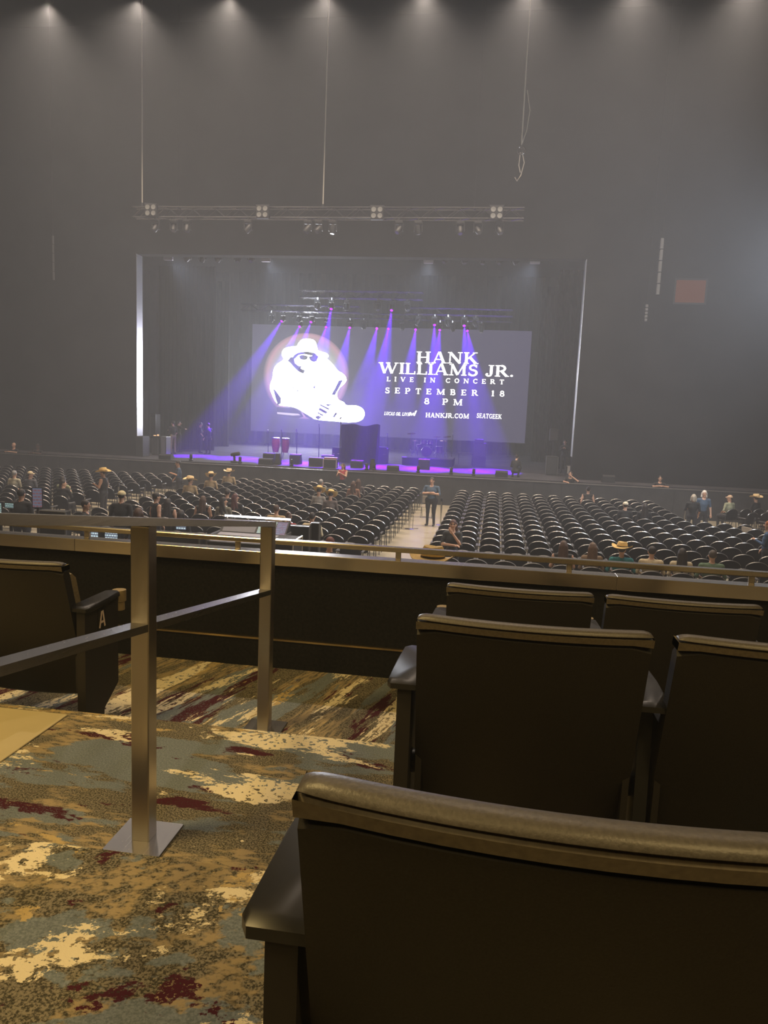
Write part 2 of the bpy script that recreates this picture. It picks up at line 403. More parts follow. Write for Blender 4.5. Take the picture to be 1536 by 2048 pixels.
def terrace_seat(label, x, y, z, left_end=False, right_end=False, left_arm=True, right_arm=True, cups=True):
    """origin on the tier floor; the bottom of the back shell stands at local y = 0; the sitter faces +y"""
    t = thing('theatre_seat', label, 'seat', (x, y, z), 0, 'upholstered terrace seats')
    sheet(.155, .735, .045, round_top=.012).build('back_shell', M['vinyl'], t, True)
    sheet(.730, .749, .056, x_in=-.002, y_off=-.005, round_top=.006).build('cap_band', M['band'], t, True)
    # padded roll along the top
    mb = MB(); rings = []
    xs = [HALF * sin(pi / 2 * (-1 + 2 * i / 24)) for i in range(25)]
    for x in xs:
        e = max(0, abs(x) - (HALF - .03)) / .03; hgt = .012 * math.sqrt(max(0.01, 1 - e ** 2)); wd = .019 * (1 - .12 * e)
        cy = shell_y(x, .750) + .021
        rings.append([(x, cy + wd * cos(a), .751 + (hgt * sin(a) if sin(a) > 0 else .004 * sin(a))) for a in [2 * pi * k / 14 for k in range(14)]])
    mb.quadstrip(rings).build('cap_roll', M['roll'], t, True)
    # front cushion of the back, tip-up seat
    sheet(.40, .715, .07, x_in=.02, y_off=.047, round_top=.02).build('back_cushion', M['cushion'], t, True)
    MB().bbox(-.235, .235, .02, .11, .30, .60, .03).xform(Matrix.Rotation(R(10), 4, 'X')).build('tip_up_seat', M['cushion'], t, True)
    def arm(sx, end):
        X = sx * .303
        o = 0.0
        poly = [(X - .034, -.115), (X + .030, -.115), (X + .040, -.098), (X + .040, .05), (X + .032, .16), (X + .014, .185), (X - .014, .185), (X - .032, .16), (X - .040, .05), (X - .044, -.098)]
        rings = [[(px_, py_, z_) for px_, py_ in [((a - X) * k + X, (b - .04) * k + .04) for a, b in poly]] for z_, k in ((.545, .88), (.549, 1.0), (.563, 1.0), (.570, .92))]
        # arms rise slightly towards the front
        rings = [[(a, b, c + .05 * max(0, b) - .9 * max(0, b - .1) ** 2) for a, b, c in rg] for rg in rings]
        MB().quadstrip(rings).build('armrest', M['poly'], t, True)
        if cups: MB().lathe([(.030, .0), (.030, -.05), (.024, -.052), (.024, -.09), (.001, -.09), ], 14, (X, .215, .566)).build('cup_holder', M['tanplastic'], t, True)
        if end:
            MB().prism_x([(-.10, .548), (.17, .552), (.17, .16), (.05, .085), (.04, 0), (-.10, 0)], X - .018, X + .018).build('end_panel', M['endpanel'], t)
        else:
            MB().prism_x([(-.03, .548), (.06, .552), (.05, .3), (.05, 0), (-.07, 0), (-.05, .3)], X - .016, X + .016).build('standard', M['dark_metal'], t)
        MB().lathe([(.022, -.03), (.032, -.02), (.032, .02), (.022, .03)], 14, (X - sx * .035, .02, .30), 'x').build('hinge', M['poly'], t, True)
    if left_arm: arm(-1, left_end)
    if right_arm: arm(1, right_end)
    for sx in (-1, 1):
        MB().box(sx * .262 - .008, sx * .262 + .008, -.06, .02, .19, .50).build('side_bracket', M['endpanel'], t)
    return t
CX = 0.1125
def seat_y(top_y): return top_y + (.745 - .16) * LEAN
terrace_seat('black vinyl theatre seat nearest the viewer, its curved back filling the foreground', CX, seat_y(.62), T0, left_end=True, cups=False)
terrace_seat('black theatre seat at the aisle end of the second row, armrest over the carpet', CX, seat_y(1.735), T1, left_end=True, cups=False)
terrace_seat('black theatre seat in the second row cut by the right edge', CX + PITCH_S + .01, seat_y(1.735), T1, left_arm=False, cups=False)
terrace_seat('black theatre seat in the front row just behind the parapet, left of two', CX + .01, seat_y(2.80), T2, left_end=True)
terrace_seat('black theatre seat in the front row just behind the parapet, right of two', CX + .012 + PITCH_S, seat_y(2.80), T2, left_arm=False)
sa = terrace_seat('black theatre seat across the aisle with letter A on its end panel', -1.915, seat_y(2.655), T2, right_end=True)
# row letter on the end panel of that seat
X = .303 + .018
pl = MB().bbox(X, X + .003, .0, .060, .435, .53, .001).build('letter_plate', M['poly'], sa)
la = MB()
for (y0, z0, y1, z1) in ((.009, .450, .026, .520), (.051, .450, .034, .520), (.018, .473, .042, .473)):
    d = Vector((0, y1 - y0, z1 - z0)).normalized(); n = Vector((0, -d.z, d.y)) * .0045
    a, b = Vector((0, y0, z0)), Vector((0, y1, z1))
    la.quadstrip([[Vector((xx, 0, 0)) + q for q in (a - n, a + n, b + n, b - n)] for xx in (X + .003, X + .0045)])
la.build('letter', M['plate_white'], pl)

# ------------------------------------------------------------------ stage, barricade, portal, screen
STZ = 1.30
st = struct(MB().box(-30, 12.5, 35.0, 58.5, 0, STZ).build('floor_stage', M['stage_floor']), 'grey stage deck')
for k in range(6):
    MB().box(-30, 12.5, 35.0 + 3.9 * (k + 1) - .006, 35.0 + 3.9 * (k + 1) + .006, STZ - .001, STZ + .002).build('deck_seam', M['black'], st)
bw = struct(MB().box(-30, 14, 33.92, 34.0, 0, STZ - .02).build('wall_barricade', bsdf_mat('barricade_black', (0.03, 0.03, 0.032), 0.6, noise=0.3, nscale=2)), 'black barricade in front of the stage')
MB().bbox(-30, 14, 33.9, 34.03, STZ - .02, STZ + .01, .006).build('top_rail', bsdf_mat('barricade_rail', (0.12, 0.115, 0.11), 0.45), bw)
for k in range(36):
    MB().box(-29.4 + 1.2 * k - .005, -29.4 + 1.2 * k + .005, 33.905, 33.92, 0, STZ - .03).build('panel_joint', M['dark_metal'], bw)
# portal reveal (polished jambs and head of the opening)
pj = struct(MB().box(PX0 - .02, PX0, PY - .02, PY + .62, 2.35, PZ).build('trim_1', M['jamb']), 'polished metal reveal at the left edge of the stage opening')
struct(MB().box(PX1, PX1 + .02, PY - .02, PY + .62, 2.35, PZ).build('trim_2', M['jamb']), 'polished metal reveal at the right edge of the stage opening')
struct(MB().box(PX0, PX1, PY - .02, PY + .62, PZ, PZ + .02).build('trim_3', M['drape']), 'dark head of the stage opening')
MB().bbox(PX0 - .05, PX0 + .35, PY - .1, PY + .65, STZ, 2.34, .02).build('base_block', M['black'], pj)

def curtain(label, x0, x1, y, z0, z1, amp=.12, n=14):
    mb = MB(); rings = []; steps = n * 4
    for i in range(steps + 1):
        x = x0 + (x1 - x0) * i / steps; dy = amp * sin(2 * pi * n * i / steps) + .3 * amp * sin(2 * pi * 2.7 * i / steps)
        rings.append([(x, y + dy, z0), (x, y + dy + .03, z0), (x, y + dy + .03, z1), (x, y + dy, z1)])
    return tag(mb.quadstrip(rings).build('stage_curtain', M['drape'], None, True), label, 'curtain', 'black stage drapes')
curtain('black wing drape at far left, nearest the portal', -20.6, -17.0, 44.0, STZ + .01, 12.2)
curtain('black wing drape at left between portal and screen', -21.5, -17.9, 49.0, STZ + .01, 12.2)
curtain('black wing drape on the right side of the stage, nearest', 2.9, 6.5, 43.5, STZ + .01, 12.2)
curtain('black wing drape on the right side of the stage, behind', 2.3, 6.0, 49.0, STZ + .01, 12.2)
curtain('wide black drape closing the rear of the stage', -28, 12, 56.0, STZ + .01, 14.0, n=60)

# LED wall: flat picture on a real panel
SY = 53.0
scr = thing('led_wall', 'huge lit video wall with seated man in white hat and concert lettering', 'screen', (0, SY, 0))
def S(x, y):                                            # picture pixel -> point on the wall plane
    p = at_y(x, y, SY); return (p.x, p.z)
SX0, SX1, SZ0, SZ1 = S(501, 860)[0], S(1055, 800)[0], S(780, 874)[1], S(780, 655)[1]
MB().bbox(SX0, SX1, .02, .3, SZ0, SZ1, .02).build('panel', glow_mat('led_background', (0.36, 0.33, 0.60), 0.21, False), scr)  # faint panel glow, with the purple of the hazy beams put into its colour
MB().box(SX0 - .05, SX1 + .05, .05, .35, SZ0 - .06, SZ0).build('bottom_frame', M['black'], scr)
for k in range(9):
    X_ = SX0 + (SX1 - SX0) * (k + .5) / 9
    MB().box(X_ - .05, X_ + .05, .1, .2, STZ, SZ0 - .06).build('support', M['black'], scr)
def flat(polys, name, mat, depth):
    mb = MB()
    for poly in polys:
        b = len(mb.v); mb.v += [(S(x, y)[0], -depth, S(x, y)[1]) for x, y in poly]; mb.f.append(tuple(range(b, b + len(poly))))
    me = bpy.data.meshes.new(name); me.from_pydata(mb.v, [], mb.f); me.materials.append(mat); me.update()
    return obj(name, me, scr)
def zp(pts, ox=480, oy=560, k=5.12):
    return [(ox + a / k, oy + b / k) for a, b in pts]
def smooth_poly(pts, it=2):
    for _ in range(it):
        q = []
        for i in range(len(pts)):
            a, b = pts[i], pts[(i + 1) % len(pts)]
            q += [(a[0] * .75 + b[0] * .25, a[1] * .75 + b[1] * .25), (a[0] * .25 + b[0] * .75, a[1] * .25 + b[1] * .75)]
        pts = q
    return pts
# warm disc behind the figure (radial print)
hm = bpy.data.materials.new('sunburst_print'); hm.use_nodes = True
n_ = hm.node_tree; n_.nodes.clear(); L_ = n_.links.new
o_ = n_.nodes.new('ShaderNodeOutputMaterial'); e_ = n_.nodes.new('ShaderNodeEmission'); tc_ = n_.nodes.new('ShaderNodeTexCoord')
g_ = n_.nodes.new('ShaderNodeTexGradient'); g_.gradient_type = 'SPHERICAL'; rp_ = n_.nodes.new('ShaderNodeValToRGB')
mp_ = n_.nodes.new('ShaderNodeMapping')
for e, (pos, c) in zip([rp_.color_ramp.elements[0], rp_.color_ramp.elements[1], rp_.color_ramp.elements.new(.25), rp_.color_ramp.elements.new(.12)],
                       [(0, (.05, .045, .08, 1)), (.5, (1, .9, .85, 1)), (.26, (1.0, .66, .50, 1)), (.11, (.36, .20, .26, 1))]):
    e.position = pos; e.color = c
L_(tc_.outputs['Object'], mp_.inputs['Vector']); L_(mp_.outputs['Vector'], g_.inputs['Vector']); L_(g_.outputs['Fac'], rp_.inputs['Fac'])
L_(rp_.outputs['Color'], e_.inputs['Color']); e_.inputs['Strength'].default_value = 1.5; L_(e_.outputs[0], o_.inputs[0])
hm.cycles.emission_sampling = 'NONE'
cx_, cz_ = S(612, 752); rad = (S(700, 752)[0] - cx_)
mp_.inputs['Scale'].default_value = (1 / rad, 0, 1 / rad); mp_.inputs['Location'].default_value = (-cx_ / rad, 0, -cz_ / rad)
flat([[(612 + 86 * cos(2 * pi * k / 40), 752 + 86 * sin(2 * pi * k / 40)) for k in range(40)]], 'sunburst', hm, .000)
WHITE = glow_mat('led_white', (0.88, 0.92, 1.0), 48.0)
body = smooth_poly(zp([(590, 668), (602, 640), (640, 604), (700, 600), (765, 616), (784, 660), (796, 718), (800, 722), (850, 738), (895, 752), (912, 786), (880, 800), (930, 840), (972, 890), (1000, 930), (1060, 960), (1095, 1010), (1075, 1060), (1020, 1100),
    (985, 1170), (1010, 1235), (1060, 1245), (1085, 1290), (1180, 1280), (1255, 1310), (1280, 1360), (1265, 1420), (1215, 1450), (1100, 1460), (960, 1445), (820, 1435), (745, 1420), (680, 1380), (620, 1330),
    (560, 1300), (470, 1290), (395, 1285), (345, 1215), (312, 1130), (305, 1080), (335, 1010), (345, 900), (395, 850), (445, 822), (455, 806), (434, 788), (428, 745), (450, 704), (500, 684), (575, 680), (584, 676)]), 2)
flat([body], 'figure', WHITE, .012)
DK = glow_mat('led_shadow_tone', (0.40, 0.36, 0.55), 0.10, False)
LT = glow_mat('led_light_tone', (0.9, 0.8, 0.85), 0.8, False)
marks = [
    [(540, 790), (560, 762), (600, 742), (680, 730), (760, 744), (806, 782), (796, 812), (780, 800), (740, 776), (660, 760), (600, 770), (572, 800), (560, 812)],
    [(604, 778), (640, 764), (695, 780), (690, 810), (655, 822), (616, 812)],
    [(704, 784), (745, 776), (796, 796), (788, 832), (750, 842), (716, 822)],
    [(690, 788), (712, 790), (710, 798), (690, 796)],
    [(486, 828), (520, 786), (552, 790), (566, 850), (596, 876), (632, 884), (626, 906), (668, 926), (650, 962), (600, 940), (556, 898), (512, 848)],
    [(1012, 1028), (1056, 1024), (1010, 1115), (972, 1182), (936, 1172), (980, 1096)],
    [(338, 1112), (364, 1126), (424, 1210), (418, 1268), (386, 1280), (362, 1204)],
    [(815, 1305), (900, 1350), (884, 1374), (804, 1332)], [(792, 1345), (858, 1382), (846, 1398), (794, 1366)],
    [(762, 1400), (800, 1388), (840, 1400), (800, 1434)], [(818, 1266), (920, 1318), (910, 1334), (812, 1284)], [(862, 1270), (954, 1270), (905, 1296)],
    [(948, 1396), (984, 1350), (998, 1368), (966, 1412)], [(1002, 1408), (1048, 1404), (1034, 1430)], [(742, 1104), (776, 1068), (770, 1112)], [(632, 1344), (692, 1378), (752, 1414), (738, 1432), (676, 1402)],
    [(540, 1092), (556, 1098), (552, 1112), (540, 1108)], [(580, 1130), (612, 1124), (612, 1136), (584, 1142)],
]
flat([zp(q) for q in marks], 'figure_shading', DK, .024)
flat([zp([(380, 1300), (560, 1310), (620, 1345), (650, 1400), (600, 1415), (450, 1395), (380, 1380)])], 'chair_print', DK, .008)
flat([zp([(380, 1352), (600, 1370), (620, 1385), (540, 1388), (382, 1372)])], 'chair_print', LT, .010)

# serif lettering drawn stroke by stroke
def arc(cx, cy, rx, ry, a0, a1, t, n=12):
    return ('p', [(cx + rx * cos(R(a0 + (a1 - a0) * i / n)), cy + ry * sin(R(a0 + (a1 - a0) * i / n))) for i in range(n + 1)], t)
def ln(x0, y0, x1, y1, t): return ('p', [(x0, y0), (x1, y1)], t)
K, N_ = .18, .08                                       # thick and thin strokes
def sf(x, y, w=.30): return ln(x - w / 2, y, x + w / 2, y, .07)
def stem(x, t=K): return [ln(x, .0, x, 1, t), sf(x, .035, t + .16), sf(x, .965, t + .16)]
G = {
 'I': (.36, stem(.18)), 'H': (.98, stem(.2) + stem(.78) + [ln(.2, .5, .78, .5, N_)]),
 'L': (.76, stem(.2) + [ln(.1, .04, .7, .04, .08), ln(.69, .0, .69, .27, .07)]),
 'E': (.78, stem(.2) + [ln(.1, .04, .7, .04, .08), ln(.1, .96, .68, .96, .08), ln(.2, .5, .55, .5, N_), ln(.7, 0, .7, .25, .06), ln(.67, .75, .67, 1, .06), ln(.55, .38, .55, .62, .06)]),
 'A': (.98, [ln(.15, 0, .46, 1, N_), ln(.82, 0, .50, 1, K), ln(.25, .33, .7, .33, N_), sf(.14, .035, .28), sf(.83, .035, .34)]),
 'N': (1.0, [ln(.18, 0, .18, 1, N_), ln(.84, 0, .84, 1, N_), ln(.18, .98, .84, .03, K), sf(.17, .035), sf(.84, .965), sf(.12, .965, .2)]),
 'K': (.98, stem(.2) + [ln(.28, .42, .74, .97, N_), ln(.42, .58, .84, .02, K), sf(.76, .965), sf(.84, .035, .32)]),
 'W': (1.38, [ln(.14, 1, .42, .02, K), ln(.42, .02, .68, .95, N_), ln(.62, 1, .92, .02, K), ln(.92, .02, 1.22, 1, N_), sf(.14, .965, .32), sf(.64, .965, .3), sf(1.22, .965, .26)]),
 'V': (.98, [ln(.16, 1, .5, .02, K), ln(.5, .02, .82, 1, N_), sf(.16, .965, .32), sf(.82, .965, .26)]),
 'M': (1.24, [ln(.18, 0, .2, 1, N_), ln(.2, 1, .6, .05, K), ln(.6, .05, 1.0, 1, N_), ln(1.02, 0, 1.02, 1, K), sf(.18, .035, .28), sf(1.02, .035, .36), sf(.16, .965, .24), sf(1.06, .965, .26)]),
 'S': (.70, [arc(.36, .73, .22, .22, 30, 270, .13), arc(.34, .27, .25, .24, -150, 90, .15), ln(.57, .74, .57, .98, .06), ln(.09, .04, .09, .29, .06)]),
 'J': (.58, [ln(.38, .2, .38, 1, K), sf(.38, .965, .36), arc(.22, .2, .16, .17, 180, 360, .12), arc(.11, .2, .03, .03, 0, 360, .1)]),
 'R': (.96, stem(.2) + [arc(.42, .73, .24, .235, -90, 90, .15), ln(.2, .965, .44, .965, .07), ln(.2, .495, .44, .495, .07), ln(.44, .5, .80, .03, K), sf(.84, .035, .24)]),
 'P': (.82, stem(.2) + [arc(.42, .71, .25, .255, -90, 90, .16), ln(.2, .965, .44, .965, .07), ln(.2, .455, .44, .455, .07)]),
 'B': (.86, stem(.2) + [arc(.40, .74, .21, .22, -90, 90, .15), arc(.42, .27, .26, .235, -90, 90, .16), ln(.2, .965, .42, .965, .07), ln(.2, .51, .42, .51, .07), ln(.2, .035, .44, .035, .07)]),
 'T': (.84, stem(.42) + [ln(.08, .96, .76, .96, .08), ln(.09, .74, .09, 1, .06), ln(.75, .74, .75, 1, .06)]),
 'C': (.86, [arc(.48, .5, .36, .44, 45, 315, .15), ln(.76, .72, .76, .98, .06), ln(.74, .1, .78, .28, .06)]),
 'G': (.92, [arc(.48, .5, .36, .44, 45, 320, .15), ln(.76, .72, .76, .98, .06), ln(.76, .04, .76, .42, K * .8), sf(.74, .42, .3)]),
 'O': (.92, [arc(.46, .5, .34, .43, 0, 360, .16, 24)]), 'U': (.92, [ln(.2, .3, .2, 1, K), ln(.74, .3, .74, 1, N_), arc(.47, .3, .27, .26, 180, 360, .11), sf(.2, .965), sf(.74, .965, .26)]),
 '1': (.46, [ln(.24, 0, .24, 1, K), sf(.24, .035, .36), ln(.08, .84, .26, .96, .08)]),
 '8': (.72, [arc(.36, .74, .20, .20, 0, 360, .13, 20), arc(.36, .27, .25, .235, 0, 360, .14, 20)]),
 '.': (.3, [arc(.14, .09, .04, .04, 0, 360, .1, 10)]), ' ': (.42, []),
}
def lettering(text, xl, yl, xr, yr, hpx, mat, depth=.02, track=.0, slant=0.0, name='lettering', weight=1.0):
    """text whose baseline runs between two picture points, cap height in pixels"""
    a = Vector(S(xl, yl)); b = Vector(S(xr, yr)); ux = (b - a)
    top = Vector(S(xl, yl - hpx)); uz = Vector((0, top.y - a.y))
    total = sum(G[c][0] + track for c in text) - track
    ux = ux / total
    mb = MB(); pen = 0.0
    def P(x, y): return a + ux * (x + slant * y) + uz * y
    asp = uz.length / ux.length
    lay = 0
    for c in text:
        wd, strokes = G[c]
        for _, pts, t in strokes:
            n = len(pts); Ls = []; Rs = []
            for i in range(n):
                q0, q1 = Vector(pts[max(i - 1, 0)]), Vector(pts[min(i + 1, n - 1)])
                d = q1 - q0
                d.normalize(); nn = Vector((-d.y, d.x)) * (t * weight / 2)
                Ls.append(P(pen + pts[i][0] + nn.x, pts[i][1] + nn.y)); Rs.append(P(pen + pts[i][0] - nn.x, pts[i][1] - nn.y))
            bse = len(mb.v); yy = -depth - .0008 * (lay % 9); lay += 1
            for l_, r_ in zip(Ls, Rs): mb.v += [(l_.x, yy, l_.y), (r_.x, yy, r_.y)]
            for i in range(n - 1): mb.f.append((bse + 2 * i, bse + 2 * i + 1, bse + 2 * i + 3, bse + 2 * i + 2))
        pen += wd + track
    me = bpy.data.meshes.new(name); me.from_pydata(mb.v, [], mb.f); me.materials.append(mat); me.update()
    return obj(name, me, scr)
TXT = glow_mat('led_text', (1.0, 0.98, 0.95), 4.0, False)
lettering('HANK', 832, 725.5, 956, 728, 22.5, TXT, track=.06)
lettering('WILLIAMS JR.', 757, 746.5, 1028, 754, 22, TXT, track=.03)
lettering('LIVE IN CONCERT', 773, 762.5, 1008, 768.5, 9, TXT, track=.75)
lettering('SEPTEMBER 18', 770, 786, 1009, 793, 11, TXT, track=.70)
lettering('8 PM', 848, 808, 925, 811, 12, TXT, track=.62)
lettering('HANKJR.COM', 851, 834.5, 938, 837, 9, TXT, track=.06)
lettering('LUCAS OIL LIVE', 768, 830, 818, 832, 6.5, TXT, track=.08, slant=.3, weight=.85)
sq = MB(); 
lettering('SEATGEEK', 953, 835.5, 1003, 838, 9.0, TXT, track=.06, slant=.05, weight=.85)
flat([zp(q, 740, 640, 4.52) for q in ([(352, 862), (362, 832), (372, 835), (380, 852), (392, 835), (398, 850), (410, 822), (425, 818), (405, 866), (396, 868), (388, 850), (378, 868), (370, 850), (362, 866)],)], 'emblem', TXT, .02)

# ------------------------------------------------------------------ trusses, lamps, cables over the stage
def truss(label, x0, x1, y, z, s=.42, n=None):
    t = thing('lighting_truss', label, 'truss', (0, y, z), 0, 'aluminium lighting trusses')
    h = s / 2
    for dy in (-h, h):
        for dz in (-h, h):
            MB().tube([(x0, dy, dz), (x1, dy, dz)], .028, 6).build('chord', M['alu'], t, True)
    n = n or max(4, int((x1 - x0) / .55)); mb = MB()
    for i in range(n):
        a, b = x0 + (x1 - x0) * i / n, x0 + (x1 - x0) * (i + 1) / n
        if i % 2: a, b = b, a
        mb.tube([(a, -h, -h), (b, -h, h)], .013, 4).tube([(a, h, -h), (b, h, h)], .013, 4).tube([(a, -h, h), (b, h, h)], .013, 4).tube([(a, -h, -h), (b, h, -h)], .013, 4)
    mb.build('lacing', M['alu'], t)
    for f in (.12, .88):
        MB().tube([(x0 + (x1 - x0) * f, 0, h), (x0 + (x1 - x0) * f, 0, 22 - z)], .008, 4).box(x0 + (x1 - x0) * f - .03, x0 + (x1 - x0) * f + .03, -h, h, h - .03, h + .03).build('hanging_wire', M['dark_metal'], t)
    return t
# a moving-head lamp hung below a truss: origin at its clamp
def make_head():
    t = thing('moving_light', 'x', 'stage light', (0, 0, 0), 0, 'moving lights under the trusses')
    MB().box(-.03, .03, -.05, .05, -.12, .0).build('clamp', M['alu'], t)
    MB().bbox(-.17, .17, -.12, .12, -.24, -.12, .02).build('base', M['dark_metal'], t)
    yk = MB().bbox(-.19, -.15, -.06, .06, -.56, -.24, .01).bbox(.15, .19, -.06, .06, -.56, -.24, .01).box(-.19, .19, -.06, .06, -.27, -.24)
    yk.build('yoke', M['dark_metal'], t)
    hd = MB().lathe([(.06, .20), (.12, .17), (.135, 0), (.12, -.16), (.10, -.20)], 12, (0, 0, 0)).build('head', M['dark_metal'], t, True)
    hd.location = (0, 0, -.48)
    ls = MB().lathe([(.088, -.003), (.088, .003)], 12).build('lens', M['lens'], hd)
    ls.location = (0, 0, -.202)
    return t
HEAD0 = make_head(); HEAD_USED = [False]
def moving_head(label, x, y, z, aim=None, lit=False):
    if HEAD_USED[0]: t = copy_tree(HEAD0)
    else: t = HEAD0; HEAD_USED[0] = True
    t.location = (x, y, z); t['label'] = label
    hd = [c for c in t.children if c.name.startswith('head')][0]
    hp = Vector((x, y, z - .48))
    d = (Vector(aim) - hp).normalized() if aim is not None else Vector((random.uniform(-.6, .6), random.uniform(-.9, .1), -1)).normalized()
    hd.rotation_euler = d.to_track_quat('-Z', 'Y').to_euler()
    ls = hd.children[0]
    if lit:
        ls.data = LIT_LENS
        lamp('SPOT', 'beam', tuple(hp + d * .215), BEAM_W, (0.12, 0.0, 1.0), aim, .05, BEAM_A, .6)
    return t
LIT_LENS = MB().lathe([(.088, -.003), (.088, .003)], 12).mesh('lit_lens', M['purple_lens'])
BEAM_W, BEAM_A = 150000, 14.0

trz = {}
truss('long front lighting truss, highest and nearest, with four square blinders', -17.1, .62, 34.0, 12.72, .44)
truss('second lighting truss, left half, below the long front truss', -18.0, -12.2, 38.2, 12.18, .34)
truss('second lighting truss, right half, below the long front truss', -4.9, 1.7, 38.2, 12.25, .34)
truss('short centre truss above the hat of the figure on the screen', -11.8, -4.6, 44.0, 10.72, .40)
truss('rear truss left of centre above the figure on the screen', -16.1, -8.6, 46.0, 10.15, .36)
truss('rear truss right of centre above the big lettering', -5.8, .55, 46.0, 10.15, .36)
truss('rearmost faint truss just in front of the video wall', -13.4, .6, 48.0, 10.03, .30)
pipe = MB().tube([(-12.5, 0, 0), (-4.6, 0, 0)], .04, 8).build('lighting_pipe', M['alu'], None, True); pipe.location = (0, 38.03, 11.96)
tag(pipe, 'thin bright pipe joining the two halves of the second truss', 'pipe')
# square four-lamp blinders
def blinder(label, x, y, z):
    t = thing('blinder_light', label, 'stage light', (x, y, z), 0, 'four-lamp blinders')
    MB().bbox(-.28, .28, -.06, .14, -.28, .28, .02).build('housing', M['dark_metal'], t)
    for a in (-.14, .14):
        for b in (-.13, .13):
            MB().lathe([(.095, .062), (.11, .075), (.10, .085), (.001, .07)], 14, (a, 0, b), 'y').build('lamp', bsdf_mat('blinder_lens', (.20, .20, .19), .35), t, True)
    MB().box(-.32, .32, -.02, .02, .29, .33).box(-.02, .02, .14, .20, -.2, .2).build('bracket', M['alu'], t)
def at_trs(xp, yp, Y): p = at_y(xp, yp, Y); return p
for i, (xp, yp) in enumerate(((302, 421), (525, 424), (754, 426), (993, 426))):
    p = at_y(xp, yp, 33.58); blinder('four-lamp blinder on the front truss, %s from the left' % ('first', 'second', 'third', 'fourth')[i], p.x, p.y, p.z)
for i, (xp, yp) in enumerate(((335, 488), (523, 489), (863, 491), (1070, 492))):
    p = at_y(xp, yp, 37.83); blinder('four-lamp blinder on the second truss, %s from the left' % ('first', 'second', 'third', 'fourth')[i], p.x, p.y, p.z)
# unlit heads
ORD = ['first', 'second', 'third', 'fourth', 'fifth', 'sixth', 'seventh', 'eighth', 'ninth', 'tenth', 'eleventh', 'twelfth', 'thirteenth', 'fourteenth', 'fifteenth', 'sixteenth', 'seventeenth', 'eighteenth', 'nineteenth', 'twentieth']
for i, xp in enumerate((315, 352, 378, 500, 618, 640, 668, 800, 838, 922, 957, 1000)):
    p = at_y(xp, 445, 34.0); moving_head('dark moving light under the front truss, %s from the left' % ORD[i], p.x, 33.78, 12.485)
for i, xp in enumerate((378, 408, 440, 478, 505)):
    p = at_y(xp, 500, 38.2); moving_head('dark moving light under the left half of the second truss, %s from the left' % ORD[i], p.x, 38.03, 11.995)
for i, xp in enumerate((893, 930, 968, 1000, 1032)):
    p = at_y(xp, 500, 38.2); moving_head('dark moving light under the right half of the second truss, %s from the left' % ORD[i], p.x, 38.03, 12.065)
for i, xp in enumerate((637, 695, 757, 816)):
    p = at_y(xp, 598, 44.0); moving_head('dark moving light under the short centre truss, %s from the left' % ORD[i], p.x, 43.8, 10.505)
for i, xp in enumerate((545, 600, 838, 897, 952)):
    p = at_y(xp, 630, 46.0); moving_head('dark moving light under the rear trusses, %s from the left' % ORD[i], p.x, 45.82, 9.955)
for i, xp in enumerate((728, 805, 905, 963)):
    p = at_y(xp, 655, 48.0); moving_head('dark moving light under the rearmost truss, %s from the left' % ORD[i], p.x, 47.85, 9.865)
# lit purple heads: (lens pixel, depth, truss underside, target pixel on the stage deck)
BEAMS = [(568, 629, 46.0, 9.955, (385, 912)), (625, 630, 46.0, 9.955, (520, 920)), (665, 605, 44.0, 10.505, (610, 928)), (785, 608, 44.0, 10.505, (742, 934)),
         (602, 657, 48.0, 9.865, (470, 916)), (654, 658, 48.0, 9.865, (570, 924)), (701, 660, 48.0, 9.865, (640, 928)), (755, 660, 48.0, 9.865, (690, 932)), (778, 660, 48.0, 9.865, (720, 930)),
         (832, 661, 48.0, 9.865, (790, 934)), (880, 662, 48.0, 9.865, (850, 938)), (870, 638, 46.0, 9.955, (860, 938)), (929, 638, 46.0, 9.955, (940, 942)), (934, 663, 48.0, 9.865, (985, 942))]
for i, (xp, yp, Y, zt, tg) in enumerate(sorted(BEAMS)):
    p = at_y(xp, yp, Y); a = at_z(tg[0], tg[1], STZ)
    moving_head('moving light throwing a purple beam, %s from the left' % ORD[i], p.x, Y - {44.0: .2, 46.0: .18, 48.0: .15}[Y], zt, a, True)
# small lamp bars hanging at the truss ends
for i, (xp, yp) in enumerate(WASH):
    p = at_y(xp, yp, 38.03); ztr = (12.02 if i < 2 else 12.09) - p.z
    t = thing('wash_light', 'small flat wash light hanging below the second truss, %s from the left' % ORD[i], 'stage light', p, 0, 'wash lights under the second truss')
    MB().bbox(-.24, .24, -.08, .08, -.09, .09, .02).build('housing', bsdf_mat('pale_housing', (.35, .33, .36), .4), t)
    MB().box(-.2, -.17, -.02, .02, .09, ztr).box(.17, .2, -.02, .02, .09, ztr).build('bracket', M['dark_metal'], t)

# hoist cables from the ceiling
def cable(label, xp0, yp0, xp1, yp1, Y, r=.028):
    a = at_y(xp1, yp1, Y)
    t = thing('hoist_cable', label, 'cable', (a.x, Y, a.z), 0, 'hoist cables from the roof')
    MB().tube([(0, 0, 0), (0, 0, 22 - a.z)], r, 6).build('wire', M['rope'], t, True)
    MB().lathe([(.02, 0), (.07, -.03), (.07, -.16), (.03, -.2)], 10).build('end_fitting', M['alu'], t, True)
    return t
cable('bright vertical cable at the left end of the front truss', 284, 0, 284.5, 405, 34.0)
cable('bright vertical cable above the middle of the front truss', 655, 0, 646, 408, 34.0)
c3 = cable('bright vertical cable at right ending in a ring and loose rope', 1057, 0, 1043, 290, 34.0)
ring = [(.16 * cos(a), 0, -.22 + .16 * sin(a)) for a in [2 * pi * k / 16 for k in range(17)]]
MB().tube(ring, .035, 6).build('ring', M['alu'], c3, True)
